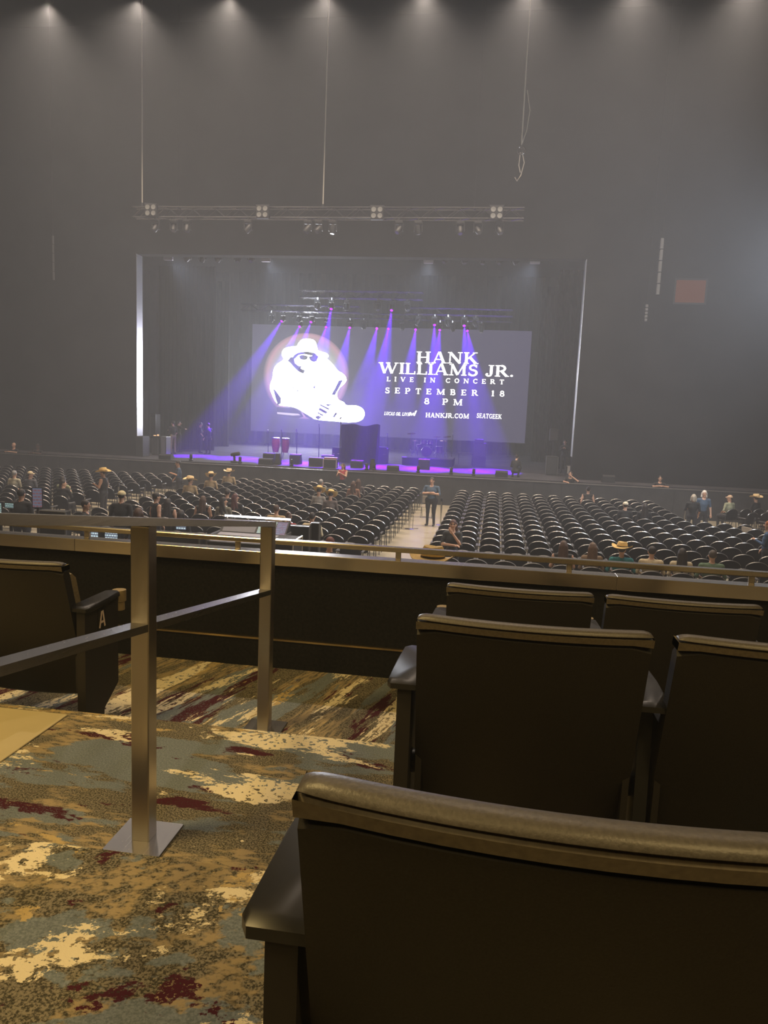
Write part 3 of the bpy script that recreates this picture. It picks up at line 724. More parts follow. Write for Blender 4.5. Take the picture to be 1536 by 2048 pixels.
MB().tube([(.05, 0, -.3), (.16, .05, -.7), (.05, .08, -1.2), (-.1, .03, -1.45), (-.2, 0, -1.3)], .022, 6).build('loose_rope', M['rope'], c3, True)
MB().tube([(.0, .03, .0), (.18, .05, .6), (.26, .05, 1.4), (.1, .05, 2.2)], .018, 6).build('loose_rope', M['rope'], c3, True)
MB().tube([(-.03, 0, -.3), (-.06, .05, -.8), (.02, .02, -1.1)], .022, 6).build('loose_rope', M['rope'], c3, True)
for i, (xa, xb, yb, Y) in enumerate(((340, 340, 485, 38.2), (573, 568, 385, 44.0), (841, 822, 500, 38.2), (1097, 1086, 382, 38.2))):
    cable('thin faint cable hanging from the roof over the stage, %s from the left' % ORD[i], xa, 0, xb, yb, Y, .011)
# house downlights
for i, p in enumerate(HOUSE + HOUSE2):
    t = thing('ceiling_downlight', ('warm ceiling downlight at the top edge, %s from the left' % ORD[i]) if i < 8 else 'warm ceiling downlight above the arena chairs, out of frame, %s from the left' % ORD[i - 8], 'lamp', p, 0, 'warm house downlights')
    MB().lathe([(.16, -.1), (.18, .0), (.18, .35), (.06, .42)], 14).build('housing', M['dark_metal'], t, True)
    MB().lathe([(.13, -.075), (.13, -.065)], 14).build('lens', M['warm_lens'], t)
    MB().tube([(0, 0, .42), (0, 0, 3.0)], .02, 6).build('stem', M['dark_metal'], t)
for i, p in enumerate(BALC):
    t = thing('ceiling_downlight', ('warm downlight over the aisle carpet, out of frame', 'warm downlight above the right terrace seats, out of frame', 'warm downlight at the far left of the terrace, out of frame', 'warm downlight behind the viewer, out of frame', 'warm downlight at the far right of the terrace, out of frame')[i], 'lamp', p, 0)
    MB().lathe([(.12, .06), (.14, .12), (.14, .4), (.05, .45)], 14).build('housing', M['dark_metal'], t, True)
    MB().lathe([(.11, .05), (.11, .06)], 14).build('lens', glow_mat('terrace_lens', (1.0, .7, .3), 25.0, False), t)
    MB().tube([(0, 0, .45), (0, 0, 22 - p[2])], .02, 6).build('stem', M['dark_metal'], t)
t = thing('work_light', 'white work light hanging at right, just out of frame', 'lamp', WORK, 0)
MB().bbox(.05, .35, -.25, .25, -.25, .25, .03).build('housing', M['dark_metal'], t)
MB().tube([(.2, 0, .25), (.2, 0, 22 - WORK[2])], .03, 6).build('bracket', M['dark_metal'], t)

# side wall fittings at right: lit opening, pipes
a0, a1 = at_y(1353, 560, PY - .02), at_y(1408, 606, PY - .02)
ow = struct(MB().box(a0.x, a1.x, PY - .03, PY + .0, a1.z, a0.z).build('window_1', glow_mat('orange_window', (1.0, .33, .16), .10, False)), 'dim orange lit window high on the black wall')
MB().box(a0.x - .08, a1.x + .08, PY - .06, PY - .031, a0.z, a0.z + .08).box(a0.x - .08, a1.x + .08, PY - .06, PY - .031, a1.z - .08, a1.z).box(a0.x - .08, a0.x, PY - .06, PY - .031, a1.z, a0.z).box(a1.x, a1.x + .08, PY - .06, PY - .031, a1.z, a0.z).build('window_frame', M['black'], ow)
def wallpipe(label, xa, ya, xb, yb, Y, r):
    a, b = at_y(xa, ya, Y), at_y(xb, yb, Y)
    t = thing('speaker_line', label, 'pipe', (a.x, Y, b.z), 0, 'grey verticals beside the stage opening')
    n = 5
    for k in range(n):
        z0 = (a.z - b.z) * k / n; z1 = (a.z - b.z) * (k + 1) / n - .03
        MB().bbox(-r, r, -r, r, z0, z1, r * .25).build('cabinet', bsdf_mat('pale_cabinet', (.10, .10, .10), .6), t)
    MB().tube([(0, 0, a.z - b.z), (0, 0, 22 - b.z)], .012, 4).build('wire', M['dark_metal'], t)
wallpipe('tall slim grey speaker column hanging right of the stage opening', 1325, 475, 1312, 590, 34.6, .07)
wallpipe('shorter slim grey column lower right of the stage opening', 1294, 608, 1289, 643, 34.6, .06)
wallpipe('faint slim column hanging left of the stage opening', 106, 470, 110, 560, 34.6, .035)

# ------------------------------------------------------------------ arena floor chairs
# one chair: origin on the floor under the seat centre, sitter faces +y
def chair_meshes():
    d = {}
    mb = MB(); rings = []; n = 9
    top = lambda x: .70 + .17 * math.sqrt(max(0, 1 - (x / .268) ** 2))
    for i in range(n):
        x = .26 * sin(pi / 2 * (-1 + 2 * i / (n - 1))); y = -.25 + .05 * (x / .26) ** 2; zt = top(x)
        rings.append([(x, y - .03, .44), (x, y + .01, .44), (x, y - .02, zt), (x, y - .06, zt)])
    d['backrest'] = (mb.quadstrip(rings).mesh('backrest', M['chair_plastic'], True))
    arcp = []
    for i in range(15):
        x = .262 * sin(pi / 2 * (-1 + 2 * i / 14)); arcp.append((x, -.295 + .05 * (x / .26) ** 2, top(x) + .004))
    d['rim'] = MB().tube(arcp, .012, 5).mesh('rim', M['chair_rim'], True)  # metal tube imitating the lamp highlight along the glossy plastic top edge
    d['seat'] = MB().bbox(-.23, .23, -.20, .22, .41, .46, .018).mesh('seat', M['chair_plastic'])
    d['armrest'] = MB().bbox(-.028, .028, -.22, .14, .615, .645, .010).mesh('armrest', M['chair_arm'])
    d['leg'] = MB().tube([(0, .19, 0), (0, .10, .43), (0, .06, .615)], .013, 5).tube([(0, -.24, 0), (0, -.18, .43), (0, -.2, .615)], .013, 5).tube([(0, -.18, .40), (0, .11, .40)], .011, 4).mesh('leg', M['chair_metal'], True)
    return d
CH = chair_meshes()
def place_chair(x, y, rz, label):
    t = thing('arena_chair', label, 'chair', (x, y, 0), rz, 'black arena floor chairs')
    obj('backrest', CH['backrest'], t); obj('rim', CH['rim'], t); obj('seat', CH['seat'], t)
    for s in (-1, 1):
        obj('armrest', CH['armrest'], t, (s * .29, 0, 0)); obj('leg', CH['leg'], t, (s * .27, 0, 0))
    return t
ROWS = [32.7 - 1.03 * k for k in range(16)]
SEATS = []                                              # (x, y, rz, block, row, index)
for k, Y in enumerate(ROWS):
    for i in range(14): SEATS.append((-3.41 - .645 * i, Y, 0.0, 'left of centre aisle', k, i))
    nr = 13 if k < 6 else 16; dx = .355 if k == 15 else 0
    for i in range(nr): SEATS.append((-1.27 + .645 * i + dx, Y, 0.0, 'right of centre aisle', k, i))
    for i in range(16): SEATS.append((-14.35 - .645 * i, Y, 0.0, 'left of left aisle', k, i))
ca, sa_ = cos(R(28)), sin(R(28))
for k in range(6):                                      # the angled block at far right faces the stage centre
    for i in range(9):
        lx, ly = .67 * i, -1.0 * k
        SEATS.append((9.3 + lx * ca - ly * sa_, 31.3 + lx * sa_ + ly * ca, R(28), 'in angled right block', k, i))
def in_foh(x, y): return (-10.9 < x < -3.05 and y < 17.9) or (-15 < x < -10.5 and y < 19.3)
vis = []
for s in SEATS:
    x, y = s[0], s[1]
    if in_foh(x, y) or y > 33.2: continue
    q = px((x, y, .86))
    if not (-25 < q[0] < 1560): continue
    if y < 16.6: continue
    # hidden wholly behind the parapet
    vis.append(s)
def occ_key(s): return (Vector((s[0], s[1], 0)).length)
vis.sort(key=occ_key)
SEAT_FREE = list(vis)
ordw = lambda n: ORD[n] if n < len(ORD) else str(n + 1) + 'th'
INDIV, REST = vis[:300], vis[300:]
CHAIRS = {}
for s in INDIV:
    x, y, rz, blk, k, i = s
    CHAIRS[s] = place_chair(x, y, rz, 'black arena chair with curved back, %s row from stage, %s seat %s' % (ordw(k), ordw(i), blk))
allv, allf, am = [], [], []
mats_ = [M['chair_plastic'], M['chair_rim'], M['chair_arm'], M['chair_metal']]
pieces = []
for key, mi, offs in (('backrest', 0, (0,)), ('rim', 1, (0,)), ('seat', 0, (0,)), ('armrest', 2, (-.29, .29)), ('leg', 3, (-.27, .27))):
    me = CH[key]
    co = np.empty(len(me.vertices) * 3); me.vertices.foreach_get('co', co); co = co.reshape(-1, 3)
    fs = [tuple(p.vertices) for p in me.polygons]
    for dx in offs: pieces.append((co + np.array([dx, 0, 0]), fs, mi))
for x, y, rz, *_ in REST:
    c, s_n = cos(rz), sin(rz)
    for co, fs, mi in pieces:
        b = len(allv)
        allv += [(x + p[0] * c - p[1] * s_n, y + p[0] * s_n + p[1] * c, p[2]) for p in co]
        allf += [tuple(b + q for q in f) for f in fs]; am += [mi] * len(fs)
me = bpy.data.meshes.new('arena_chairs_far'); me.from_pydata(allv, [], allf)
for m_ in mats_: me.materials.append(m_)
me.polygons.foreach_set('material_index', am); me.polygons.foreach_set('use_smooth', [True] * len(am)); me.set_sharp_from_angle(angle=R(40)); me.update()
far = obj('arena_chair_rows', me); far['kind'] = 'stuff'; tag(far, 'farther rows of black arena chairs with curved backs near the stage', 'chairs')

# stanchions and folding chairs in the aisles
def stanchion(label, x, y):
    t = thing('stanchion', label, 'stanchion', (x, y, 0), 0, 'aisle stanchions')
    MB().lathe([(.17, 0), (.17, .012), (.03, .03)], 16).build('base', M['chrome'], t, True)
    MB().lathe([(.032, .02), (.032, .92)], 10).build('pole', M['chrome'], t, True)
    MB().lathe([(.045, .90), (.045, .99), (.03, 1.02)], 10).build('belt_head', M['dark_metal'], t, True)
    return t
for lab, x, y in (('stanchion at left aisle mouth, left of two', -13.95, 26.4), ('stanchion at left aisle mouth, right of two', -13.0, 26.6), ('stanchion left of the guard in the centre aisle', -2.86, 26.3), ('stanchion right of the guard in the centre aisle', -1.72 + .12, 27.3 - .0),
                  ('stanchion in the right block beside the couple standing', 6.25, 28.1), ('stanchion behind the woman in black at right', 7.75, 27.0), ('tall stanchion before the angled right block', 9.0, 27.2)):
    if 'right of the guard' in lab: x, y = -1.85, 27.75
    if 'beside the couple' in lab: x, y = 7.2, 29.4
    if 'woman in black' in lab: x, y = 7.45, 27.25
    stanchion(lab, x, y)
belt = thing('retractable_belt', 'black retractable belt hanging from the stanchion beside the left chairs', 'belt', (-2.86, 26.3, 0))
MB().quadstrip([[(.06, .0, .95), (.07, .0, .95), (.07, .06, .95), (.06, .06, .95)], [(.12, .05, .5), (.13, .05, .5), (.13, .11, .5), (.12, .11, .5)], [(.10, .1, .02), (.11, .1, .02), (.11, .16, .02), (.10, .16, .02)], [(.3, .2, .005), (.3, .2, .012), (.3, .26, .012), (.3, .26, .005)]]).build('belt_strap', M['black'], belt)
def folding_chair(label, x, y, rz):
    t = thing('folding_chair', label, 'chair', (x, y, 0), rz, 'beige folding chairs')
    mm = bsdf_mat('folding_beige', (.30, .25, .19), .55)
    MB().bbox(-.21, .21, -.24, -.21, .55, .84, .012).build('backrest', mm, t)
    MB().bbox(-.2, .2, -.18, .2, .43, .455, .01).build('seat', mm, t)
    for s in (-1, 1):
        MB().tube([(s * .22, -.24, .84), (s * .22, -.1, .44), (s * .22, .22, 0)], .011, 5).build('leg', M['chair_arm'], t)
        MB().tube([(s * .2, .1, .44), (s * .2, -.24, 0)], .011, 5).build('leg', M['chair_arm'], t)
folding_chair('beige folding chair standing empty in the centre aisle behind the guard', -2.55, 29.6, R(180))
folding_chair('beige folding chair beside the tall stanchion at right', 8.55, 26.05, R(-60))

# ------------------------------------------------------------------ gear on the stage
def deck(x, y, z=STZ): return at_z(x, y, z)
def mic_stand(label, xp, yb, yt):
    p = deck(xp, yb); top = at_y(xp, yt, p.y).z - STZ
    t = thing('microphone_stand', label, 'mic stand', (p.x, p.y, STZ), 0, 'microphone stands on the stage')
    MB().lathe([(.14, 0), (.14, .02), (.03, .035)], 12).build('base', M['dark_metal'], t, True)
    MB().tube([(0, 0, .02), (0, 0, top - .14)], .022, 6).build('pole', M['dark_metal'], t)
    MB().tube([(0, 0, top - .16), (0, -.14, top)], .018, 6).build('boom', M['dark_metal'], t)
    MB().lathe([(.02, -.1), (.03, .02), (.034, .06), (.001, .09)], 10, (0, -.15, top)).build('microphone', M['chrome'], t, True)
mic_stand('microphone stand left of the two conga drums', 536, 908, 862)
mic_stand('microphone stand in front of the two conga drums', 563, 920, 862)
mic_stand('microphone stand behind the second floor monitor', 593, 914, 860)
mic_stand('tall dark microphone stand between floor monitors and draped piano', 637, 921, 850)
mic_stand('microphone stand at the left corner of the draped piano', 679, 932, 838)
mic_stand('thin microphone stand right of the draped piano', 773, 918, 868)
mic_stand('boom microphone stand over the drum kit', 903, 922, 866)
def conga(label, xp, yb, h, lean):
    p = deck(xp, yb)
    t = thing('conga_drum', label, 'drum', (p.x, p.y, STZ), 0, 'pair of conga drums')
    wood = bsdf_mat('conga_wood', (.34, .07, .05), .35, noise=.25, nscale=10)
    z0 = .35
    MB().lathe([(.15, z0), (.21, z0 + .28), (.225, z0 + .55), (.19, z0 + .78)], 16).build('shell', wood, t, True)
    MB().lathe([(.205, z0 + .74), (.21, z0 + .79), (.17, z0 + .80), (.001, z0 + .80)], 16).build('head_hoop', M['chrome'], t, True)
    for k in range(3):
        a = 2 * pi * k / 3 + .4
        MB().tube([(.14 * cos(a), .14 * sin(a), z0 + .05), (.27 * cos(a), .27 * sin(a), 0)], .016, 5).build('leg', M['chrome'], t)
    MB().lathe([(.165, z0 + .08), (.165, z0 + .11)], 16).build('band', M['chrome'], t, True)
conga('red conga drum, left of the pair behind the floor monitors', 551, 917, 1, 0)
conga('red conga drum, right of the pair behind the floor monitors', 570, 918, 1, 0)
def wedge(label, x0p, x1p, yb, h=.36, rz=0.0, yy=None):
    a = deck((x0p + x1p) / 2, yb) if yy is None else at_y((x0p + x1p) / 2, yb, yy)
    wd = (at_y(x1p, yb, a.y).x - at_y(x0p, yb, a.y).x) / 2
    t = thing('floor_monitor', label, 'speaker', (a.x, a.y, STZ), rz, 'wedge floor monitors')
    MB().prism_x([(-.22, 0), (.25, 0), (.25, .1), (.06, h), (-.16, h), (-.22, h - .06)], -wd, wd).build('cabinet', M['black'], t)
    MB().quadstrip([[(-wd + .03, .245 - .0, .115), (-wd + .03, .08, h - .015), (-wd + .03, .095, h), (-wd + .03, .265, .125)], [(wd - .03, .245, .115), (wd - .03, .08, h - .015), (wd - .03, .095, h), (wd - .03, .265, .125)]]).build('grille', M['grille'], t)
    for s in (-1, 1): MB().box(s * wd - .012, s * wd + .012, -.06, .06, .12, .16).build('handle', M['dark_metal'], t)
wedge('floor monitor at the stage edge below the conga drums, lying low', 519, 546, 936.5, .30, yy=35.5)
wedge('floor monitor directly left of the conga drums microphone', 528, 550, 926, .50)
wedge('floor monitor right of the conga drums', 581, 602, 928, .50)
wedge('large floor monitor left of the open flight case', 619, 647, 938, .42, yy=36.2)
wedge('floor monitor behind the flight case beside the draped piano', 644, 668, 926, .42)
wedge('floor monitor in front of the draped piano', 702, 726, 938, .36, yy=36.6)
wedge('low floor monitor at the stage edge right of the draped piano', 774, 797, 948, .28, yy=35.45)
wedge('floor monitor in front of the drum riser', 837, 859, 938, .50)
wedge('low floor monitor at the stage edge beside the crouching stagehand', 990, 1015, 957, .30, yy=35.45)
wedge('low black floor monitor on the far left stage corner', 321, 345, 924, .26, yy=35.5)
wedge('black floor monitor on the far right stage apron near the barricade', 1203, 1228, 968, .34, yy=35.6)
# open case with light rim
p = at_y(661, 937, 35.6)
fc = thing('flight_case', 'small case with pale metal edges standing on the stage edge', 'case', (p.x, 35.6, STZ))
MB().bbox(-.32, .32, -.2, .2, 0, .42, .015).build('body', M['black'], fc)
edge = bsdf_mat('case_edge', (.62, .5, .48), .35, .4)
for s in (-1, 1): MB().box(s * .32 - .02, s * .32 + .02, -.21, -.19, .0, .43).build('edge', edge, fc)
MB().box(-.33, .33, -.21, -.185, .40, .44).build('edge', edge, fc)
lid = MB().bbox(-.31, .31, -.12, .2, .43, .50, .012).build('lid', bsdf_mat('case_red', (.25, .06, .06), .5), fc)
# draped piano
pl_, pr_ = at_y(682, 925, 39.6), at_y(752, 925, 39.6)
pz = at_y(715, 848, 39.6).z - STZ
hw = (pr_.x - pl_.x) / 2
dp = thing('draped_piano', 'tall instrument under a black cloth with purple light on its top', 'piano', ((pl_.x + pr_.x) / 2, 40.0, STZ))
mb = MB(); rings = []
for i in range(25):
    u = -1 + 2 * i / 24; x = u * hw
    zt = pz * (1 - .035 * (1 - abs(u)) - .02 * sin(5 * u)); fold = .03 * sin(22 * u)
    flare = 1.06 if abs(u) > .9 else 1
    rings.append([(x * .96, -.5 + fold, .02), (x * flare, -.45 + fold * .6, zt - .12), (x * 1.02, -.38, zt), (x * 1.02, .45, zt - .06), (x, .5, .02)])
mb.quadstrip(rings).build('cover', M['drape'], dp, True)
MB().bbox(-hw * .9, hw * .9, -.42, .42, .02, pz * .9, .02).build('body', M['black'], dp)
for s in (-1, 1): MB().box(s * hw * .8 - .05, s * hw * .8 + .05, -.3, .3, 0, .02).build('foot', M['black'], dp)
def keyboard_case(label, x0p, x1p, yt, yb, Y):
    a, b = at_y(x0p, yb, Y), at_y(x1p, yb, Y); zt = at_y((x0p + x1p) / 2, yt, Y).z - STZ
    t = thing('equipment_case', label, 'case', ((a.x + b.x) / 2, Y, STZ)); h = (b.x - a.x) / 2
    MB().bbox(-h, h, -.35, .35, 0, zt, .02).build('body', M['black'], t)
    MB().bbox(-h * .98, h * .9, -.3, .2, zt, zt + .06, .02).build('lid', M['drape'], t)
    for s in (-1, 1): MB().tube([(s * h * .6 - .08, -.36, zt * .6), (s * h * .6 - .08, -.39, zt * .6), (s * h * .6 + .08, -.39, zt * .6), (s * h * .6 + .08, -.36, zt * .6)], .012, 5).build('handle', M['chrome'], t)
keyboard_case('black equipment case left of the draped piano', 666, 684, 897, 924, 40.8)
keyboard_case('black equipment case right of the draped piano with folded cloth', 748, 775, 896, 924, 40.6)
# drum riser and drum kit
ra, rb = at_y(803, 928, 40.2), at_y(905, 930, 40.2)
rcx, rhw = (ra.x + rb.x) / 2, (rb.x - ra.x) / 2
rz_ = .42
dr = thing('drum_riser', 'low black platform carrying the drum kit', 'riser', (rcx, 41.4, STZ))
MB().bbox(-rhw, rhw, -1.2, 1.2, rz_ - .05, rz_, .01).build('deck', M['black'], dr)
MB().box(-rhw + .02, rhw - .02, -1.18, 1.18, 0, rz_ - .05).build('skirt', M['drape'], dr)
dk = thing('drum_kit', 'drum kit with shining cymbals on the low riser', 'drums', (rcx - .1, 41.3, STZ + rz_))
shell = bsdf_mat('drum_shell', (.05, .02, .08), .3)
brass = bsdf_mat('cymbal_bronze', (.75, .55, .35), .25, 1.0)
MB().lathe([(.28, -.22), (.29, -.2), (.29, .2), (.28, .22)], 20, (-.05, 0, .30), 'y').build('bass_drum', shell, dk, True)
def drum(x, y, z, r, h, tilt=0):
    d = MB().lathe([(r, -h / 2), (r * 1.03, -h / 2 + .02), (r, -h / 2 + .03), (r, h / 2 - .03), (r * 1.03, h / 2 - .02), (r, h / 2)], 16).build('tom', shell, dk, True)
    d.location = (x, y, z); d.rotation_euler = (R(tilt), 0, 0)
    hd = MB().lathe([(r * .96, h / 2), (r * .96, h / 2 + .004)], 16).build('drum_head', bsdf_mat('drum_head', (.7, .68, .7), .5), d)
drum(-.24, -.05, .78, .15, .2, -18); drum(.12, -.05, .78, .15, .2, -18); drum(.62, .35, .42, .2, .36); drum(-.5, .45, .58, .17, .14)
for sx_ in (-.24, .12): MB().tube([(sx_, .1, .55), (sx_, .05, .72)], .014, 5).build('tom_arm', M['chrome'], dk)
for (x, y, r_) in ((.62, .35, .2), (-.5, .45, .17)):
    for k in range(3):
        a = 2 * pi * k / 3
        MB().tube([(x + r_ * cos(a), y + r_ * sin(a), .5 if x < 0 else .4), (x + 1.15 * r_ * cos(a), y + 1.15 * r_ * sin(a), 0)], .011, 5).build('drum_leg', M['chrome'], dk)
for (x, y, z, r_, tl) in ((-.95, .1, 1.25, .24, -12), (.45, .3, 1.12, .22, -10), (.85, .1, .92, .20, 8), (-.75, .4, .85, .17, 0), (1.0, .5, 1.15, .22, -14)):
    c = MB().lathe([(.001, .03), (.05, .025), (.06, .006), (r_, -.01), (r_, -.014), (.05, .0), (.001, .0)], 20).build('cymbal', brass, dk, True)
    c.location = (x, y, z); c.rotation_euler = (R(tl), R(tl * .6), 0)
    sb = MB().tube([(x, y, z), (x, y, .35)], .011, 5)
    for k in range(3):
        a = 2 * pi * k / 3 + x
        sb.tube([(x, y, .38), (x + .2 * cos(a), y + .2 * sin(a), 0)], .010, 4)
    sb.build('cymbal_stand', M['chrome'], dk)
MB().lathe([(.16, .46), (.17, .5), (.15, .53)], 14, (.0, .85, 0)).lathe([(.02, .0), (.02, .46)], 8, (.0, .85, 0)).build('stool', M['black'], dk, True)
# percussion table right of the riser
p = deck(893, 934)
kt = thing('side_table', 'small black stand with cymbal and cases at the right end of the riser', 'stand', (at_y(898, 930, 42.9).x + .9, 42.9, STZ))
MB().bbox(-.45, .45, -.2, .2, .62, .68, .015).build('top', M['black'], kt)
for s in (-1, 1): MB().tube([(s * .38, 0, .62), (s * .38, -.1, 0)], .02, 5).build('leg', M['dark_metal'], kt)
# amplifier stack
a, b = at_y(944, 930, 42.0), at_y(971, 930, 42.0)
am_ = thing('amplifier_stack', 'tall black amplifier stack right of the drum riser', 'amplifier', ((a.x + b.x) / 2, 42.0, STZ)); h = (b.x - a.x) / 2
MB().bbox(-h, h, -.3, .3, 0, .52, .02).build('bottom_cabinet', M['black'], am_)
MB().bbox(-h * .95, h * .95, -.27, .27, .52, 1.30, .02).build('top_cabinet', M['black'], am_)
MB().bbox(-h * .8, h * .5, -.2, .2, 1.30, 1.50, .02).build('head', M['grille'], am_)
MB().box(-h * .88, h * .88, -.285, -.27, .58, 1.24).build('grille', M['grille'], am_)
# small fixtures along the stage edge
SMALL = [(382, 921, 'tiny black foot light at the left stage edge, nearest the corner'), (480, 928, 'small black fixture right of the tilted foot light'), (583, 934, 'tiny black box below the second floor monitor'), (733, 943, 'tiny black foot light before the draped piano, left'), (748, 945, 'tiny black foot light before the draped piano, right'), (836, 949, 'tiny black foot light below the drum riser'), (902, 951, 'tiny black foot light right of the drum riser'), (947, 953, 'tiny black foot light below the amplifier stack')]
for xp, yp, lab in SMALL:
    p = at_y(xp, yp, 35.35)
    t = thing('foot_light', lab, 'light', (p.x, 35.35, STZ), 0, 'small fixtures on the stage edge')
    MB().bbox(-.08, .08, -.08, .08, 0, .09, .01).build('base', M['dark_metal'], t)
    MB().lathe([(.05, .09), (.075, .12), (.075, .30), (.05, .33)], 10).build('head', M['dark_metal'], t, True)
p = at_y(469, 927, 35.6)
t = thing('tilted_foot_light', 'black pan lamp on a stalk over the purple floor at left', 'light', (p.x, 35.6, STZ))
MB().bbox(-.16, .16, -.14, .14, 0, .1, .02).build('base', M['dark_metal'], t)
MB().tube([(0, 0, .1), (-.02, 0, .34)], .06, 8).build('stalk', M['dark_metal'], t)
hd = MB().lathe([(.07, -.22), (.10, -.1), (.10, .2), (.08, .24)], 10, (0, 0, 0), 'x').build('head', M['dark_metal'], t, True); hd.location = (.03, 0, .42); hd.rotation_euler = (0, R(-12), 0)
for xp, yt, yb, lab in ((556, 907, 933, 'slim black speaker column on the stage edge before the congas'), (745, 918, 940, 'slim black speaker column before the right equipment case')):
    p = at_y(xp, yb, 35.9); zt = at_y(xp, yt, 35.9).z - STZ
    t = thing('speaker_column', lab, 'speaker', (p.x, 35.9, STZ)); MB().prism([(-.16, 0), (.16, 0), (.08, zt), (-.08, zt)], -.12, .12).build('cabinet', M['black'], t)
    MB().prism([(-.12, .05), (.12, .05), (.06, zt - .05), (-.06, zt - .05)], -.14, -.12).build('grille', M['grille'], t)
# monitor desk and racks at stage left
def rack(label, x0p, x1p, yt, yb, Y, mat, front=None, name='equipment_rack'):
    a, b = at_y(x0p, yb, Y), at_y(x1p, yb, Y); zt = at_y((x0p + x1p) / 2, yt, Y).z - STZ; h = (b.x - a.x) / 2
    t = thing(name, label, 'equipment', ((a.x + b.x) / 2, Y, STZ))
    MB().bbox(-h, h, -.3, .3, 0, zt, .02).build('body', mat, t)
    MB().box(-h * .8, h * .8, -.315, -.3, zt * .08, zt * .92).build('front_grille', front or M['grille'], t)
    for s in (-1, 1): MB().box(s * h - .015, s * h + .015, -.32, -.28, 0.03, zt - .02).build('edge', M['chair_arm'], t)
    return t
rack('black loudspeaker cabinet under the mixing desk at stage left', 309, 321, 876, 912, 38.5, M['black'])
t = rack('silver-edged equipment rack beside the stagehand in shorts', 326, 337, 873, 909, 38.5, M['chair_arm'], bsdf_mat('rack_front', (.12, .12, .13), .4))
for s in (-1, 1): MB().box(s * .15 - .02, s * .15 + .02, -.33, -.3, .02, .92).build('bright_edge', M['chrome'], t)
ds = thing('monitor_desk', 'small mixing desk with lamps on the cabinet at stage left', 'mixer', (at_y(314, 870, 38.5).x, 38.5, at_y(314, 876, 38.5).z))
MB().bbox(-.28, .42, -.25, .25, .0, .12, .02).build('body', M['dark_metal'], ds)
MB().box(-.1, .0, -.2, -.1, .12, .16).box(.05, .12, -.1, 0, .12, .2).build('indicator', glow_mat('amber_dots', (1, .6, .3), 1.2, False), ds)
rack('tall black speaker standing behind the desk at far stage left', 305, 316, 828, 911, 40.2, M['black'])
t = rack('black loudspeaker cabinet on the right side of the stage', 1090, 1113, 912, 950, 38.4, M['black'])

pz_ = at_y(1106, 905, 39.4)
sp = thing('speaker_on_stand', 'small loudspeaker on a pole at stage right', 'speaker', (pz_.x, 39.6, STZ))
zt = at_y(1106, 882, 39.6).z - STZ
for k in range(3):
    a = 2 * pi * k / 3; MB().tube([(0, 0, .5), (.35 * cos(a), .35 * sin(a), 0)], .016, 5).build('leg', M['dark_metal'], sp)
MB().tube([(0, 0, .4), (0, 0, zt)], .02, 6).build('pole', M['dark_metal'], sp)
MB().bbox(-.22, .22, -.2, .2, zt, zt + .62, .03).build('cabinet', M['black'], sp)
MB().box(-.18, .18, -.215, -.2, zt + .05, zt + .57).build('grille', M['grille'], sp)
ch = thing('white_cloth_chair', 'dark chair with a white cloth over it at stage right', 'chair', (at_y(1139, 946, 38.6).x, 38.6, STZ))
MB().bbox(-.22, .22, -.2, .2, .42, .47, .01).build('seat', M['black'], ch); MB().bbox(-.22, .22, .18, .22, .47, .9, .01).build('backrest', M['black'], ch)
for sx_ in (-1, 1):
    for sy_ in (-1, 1): MB().tube([(sx_ * .2, sy_ * .18, 0), (sx_ * .2, sy_ * .18, .42)], .016, 5).build('leg', M['dark_metal'], ch)
MB().quadstrip([[(-.16, -.22, z_) , (.2, -.22, z_), (.2, .0, z_), (-.16, .0, z_)] for z_ in (.475, .49)]).box(-.14, .16, -.24, -.21, .12, .49).build('cloth', bsdf_mat('white_cloth', (.7, .68, .68), .8), ch)

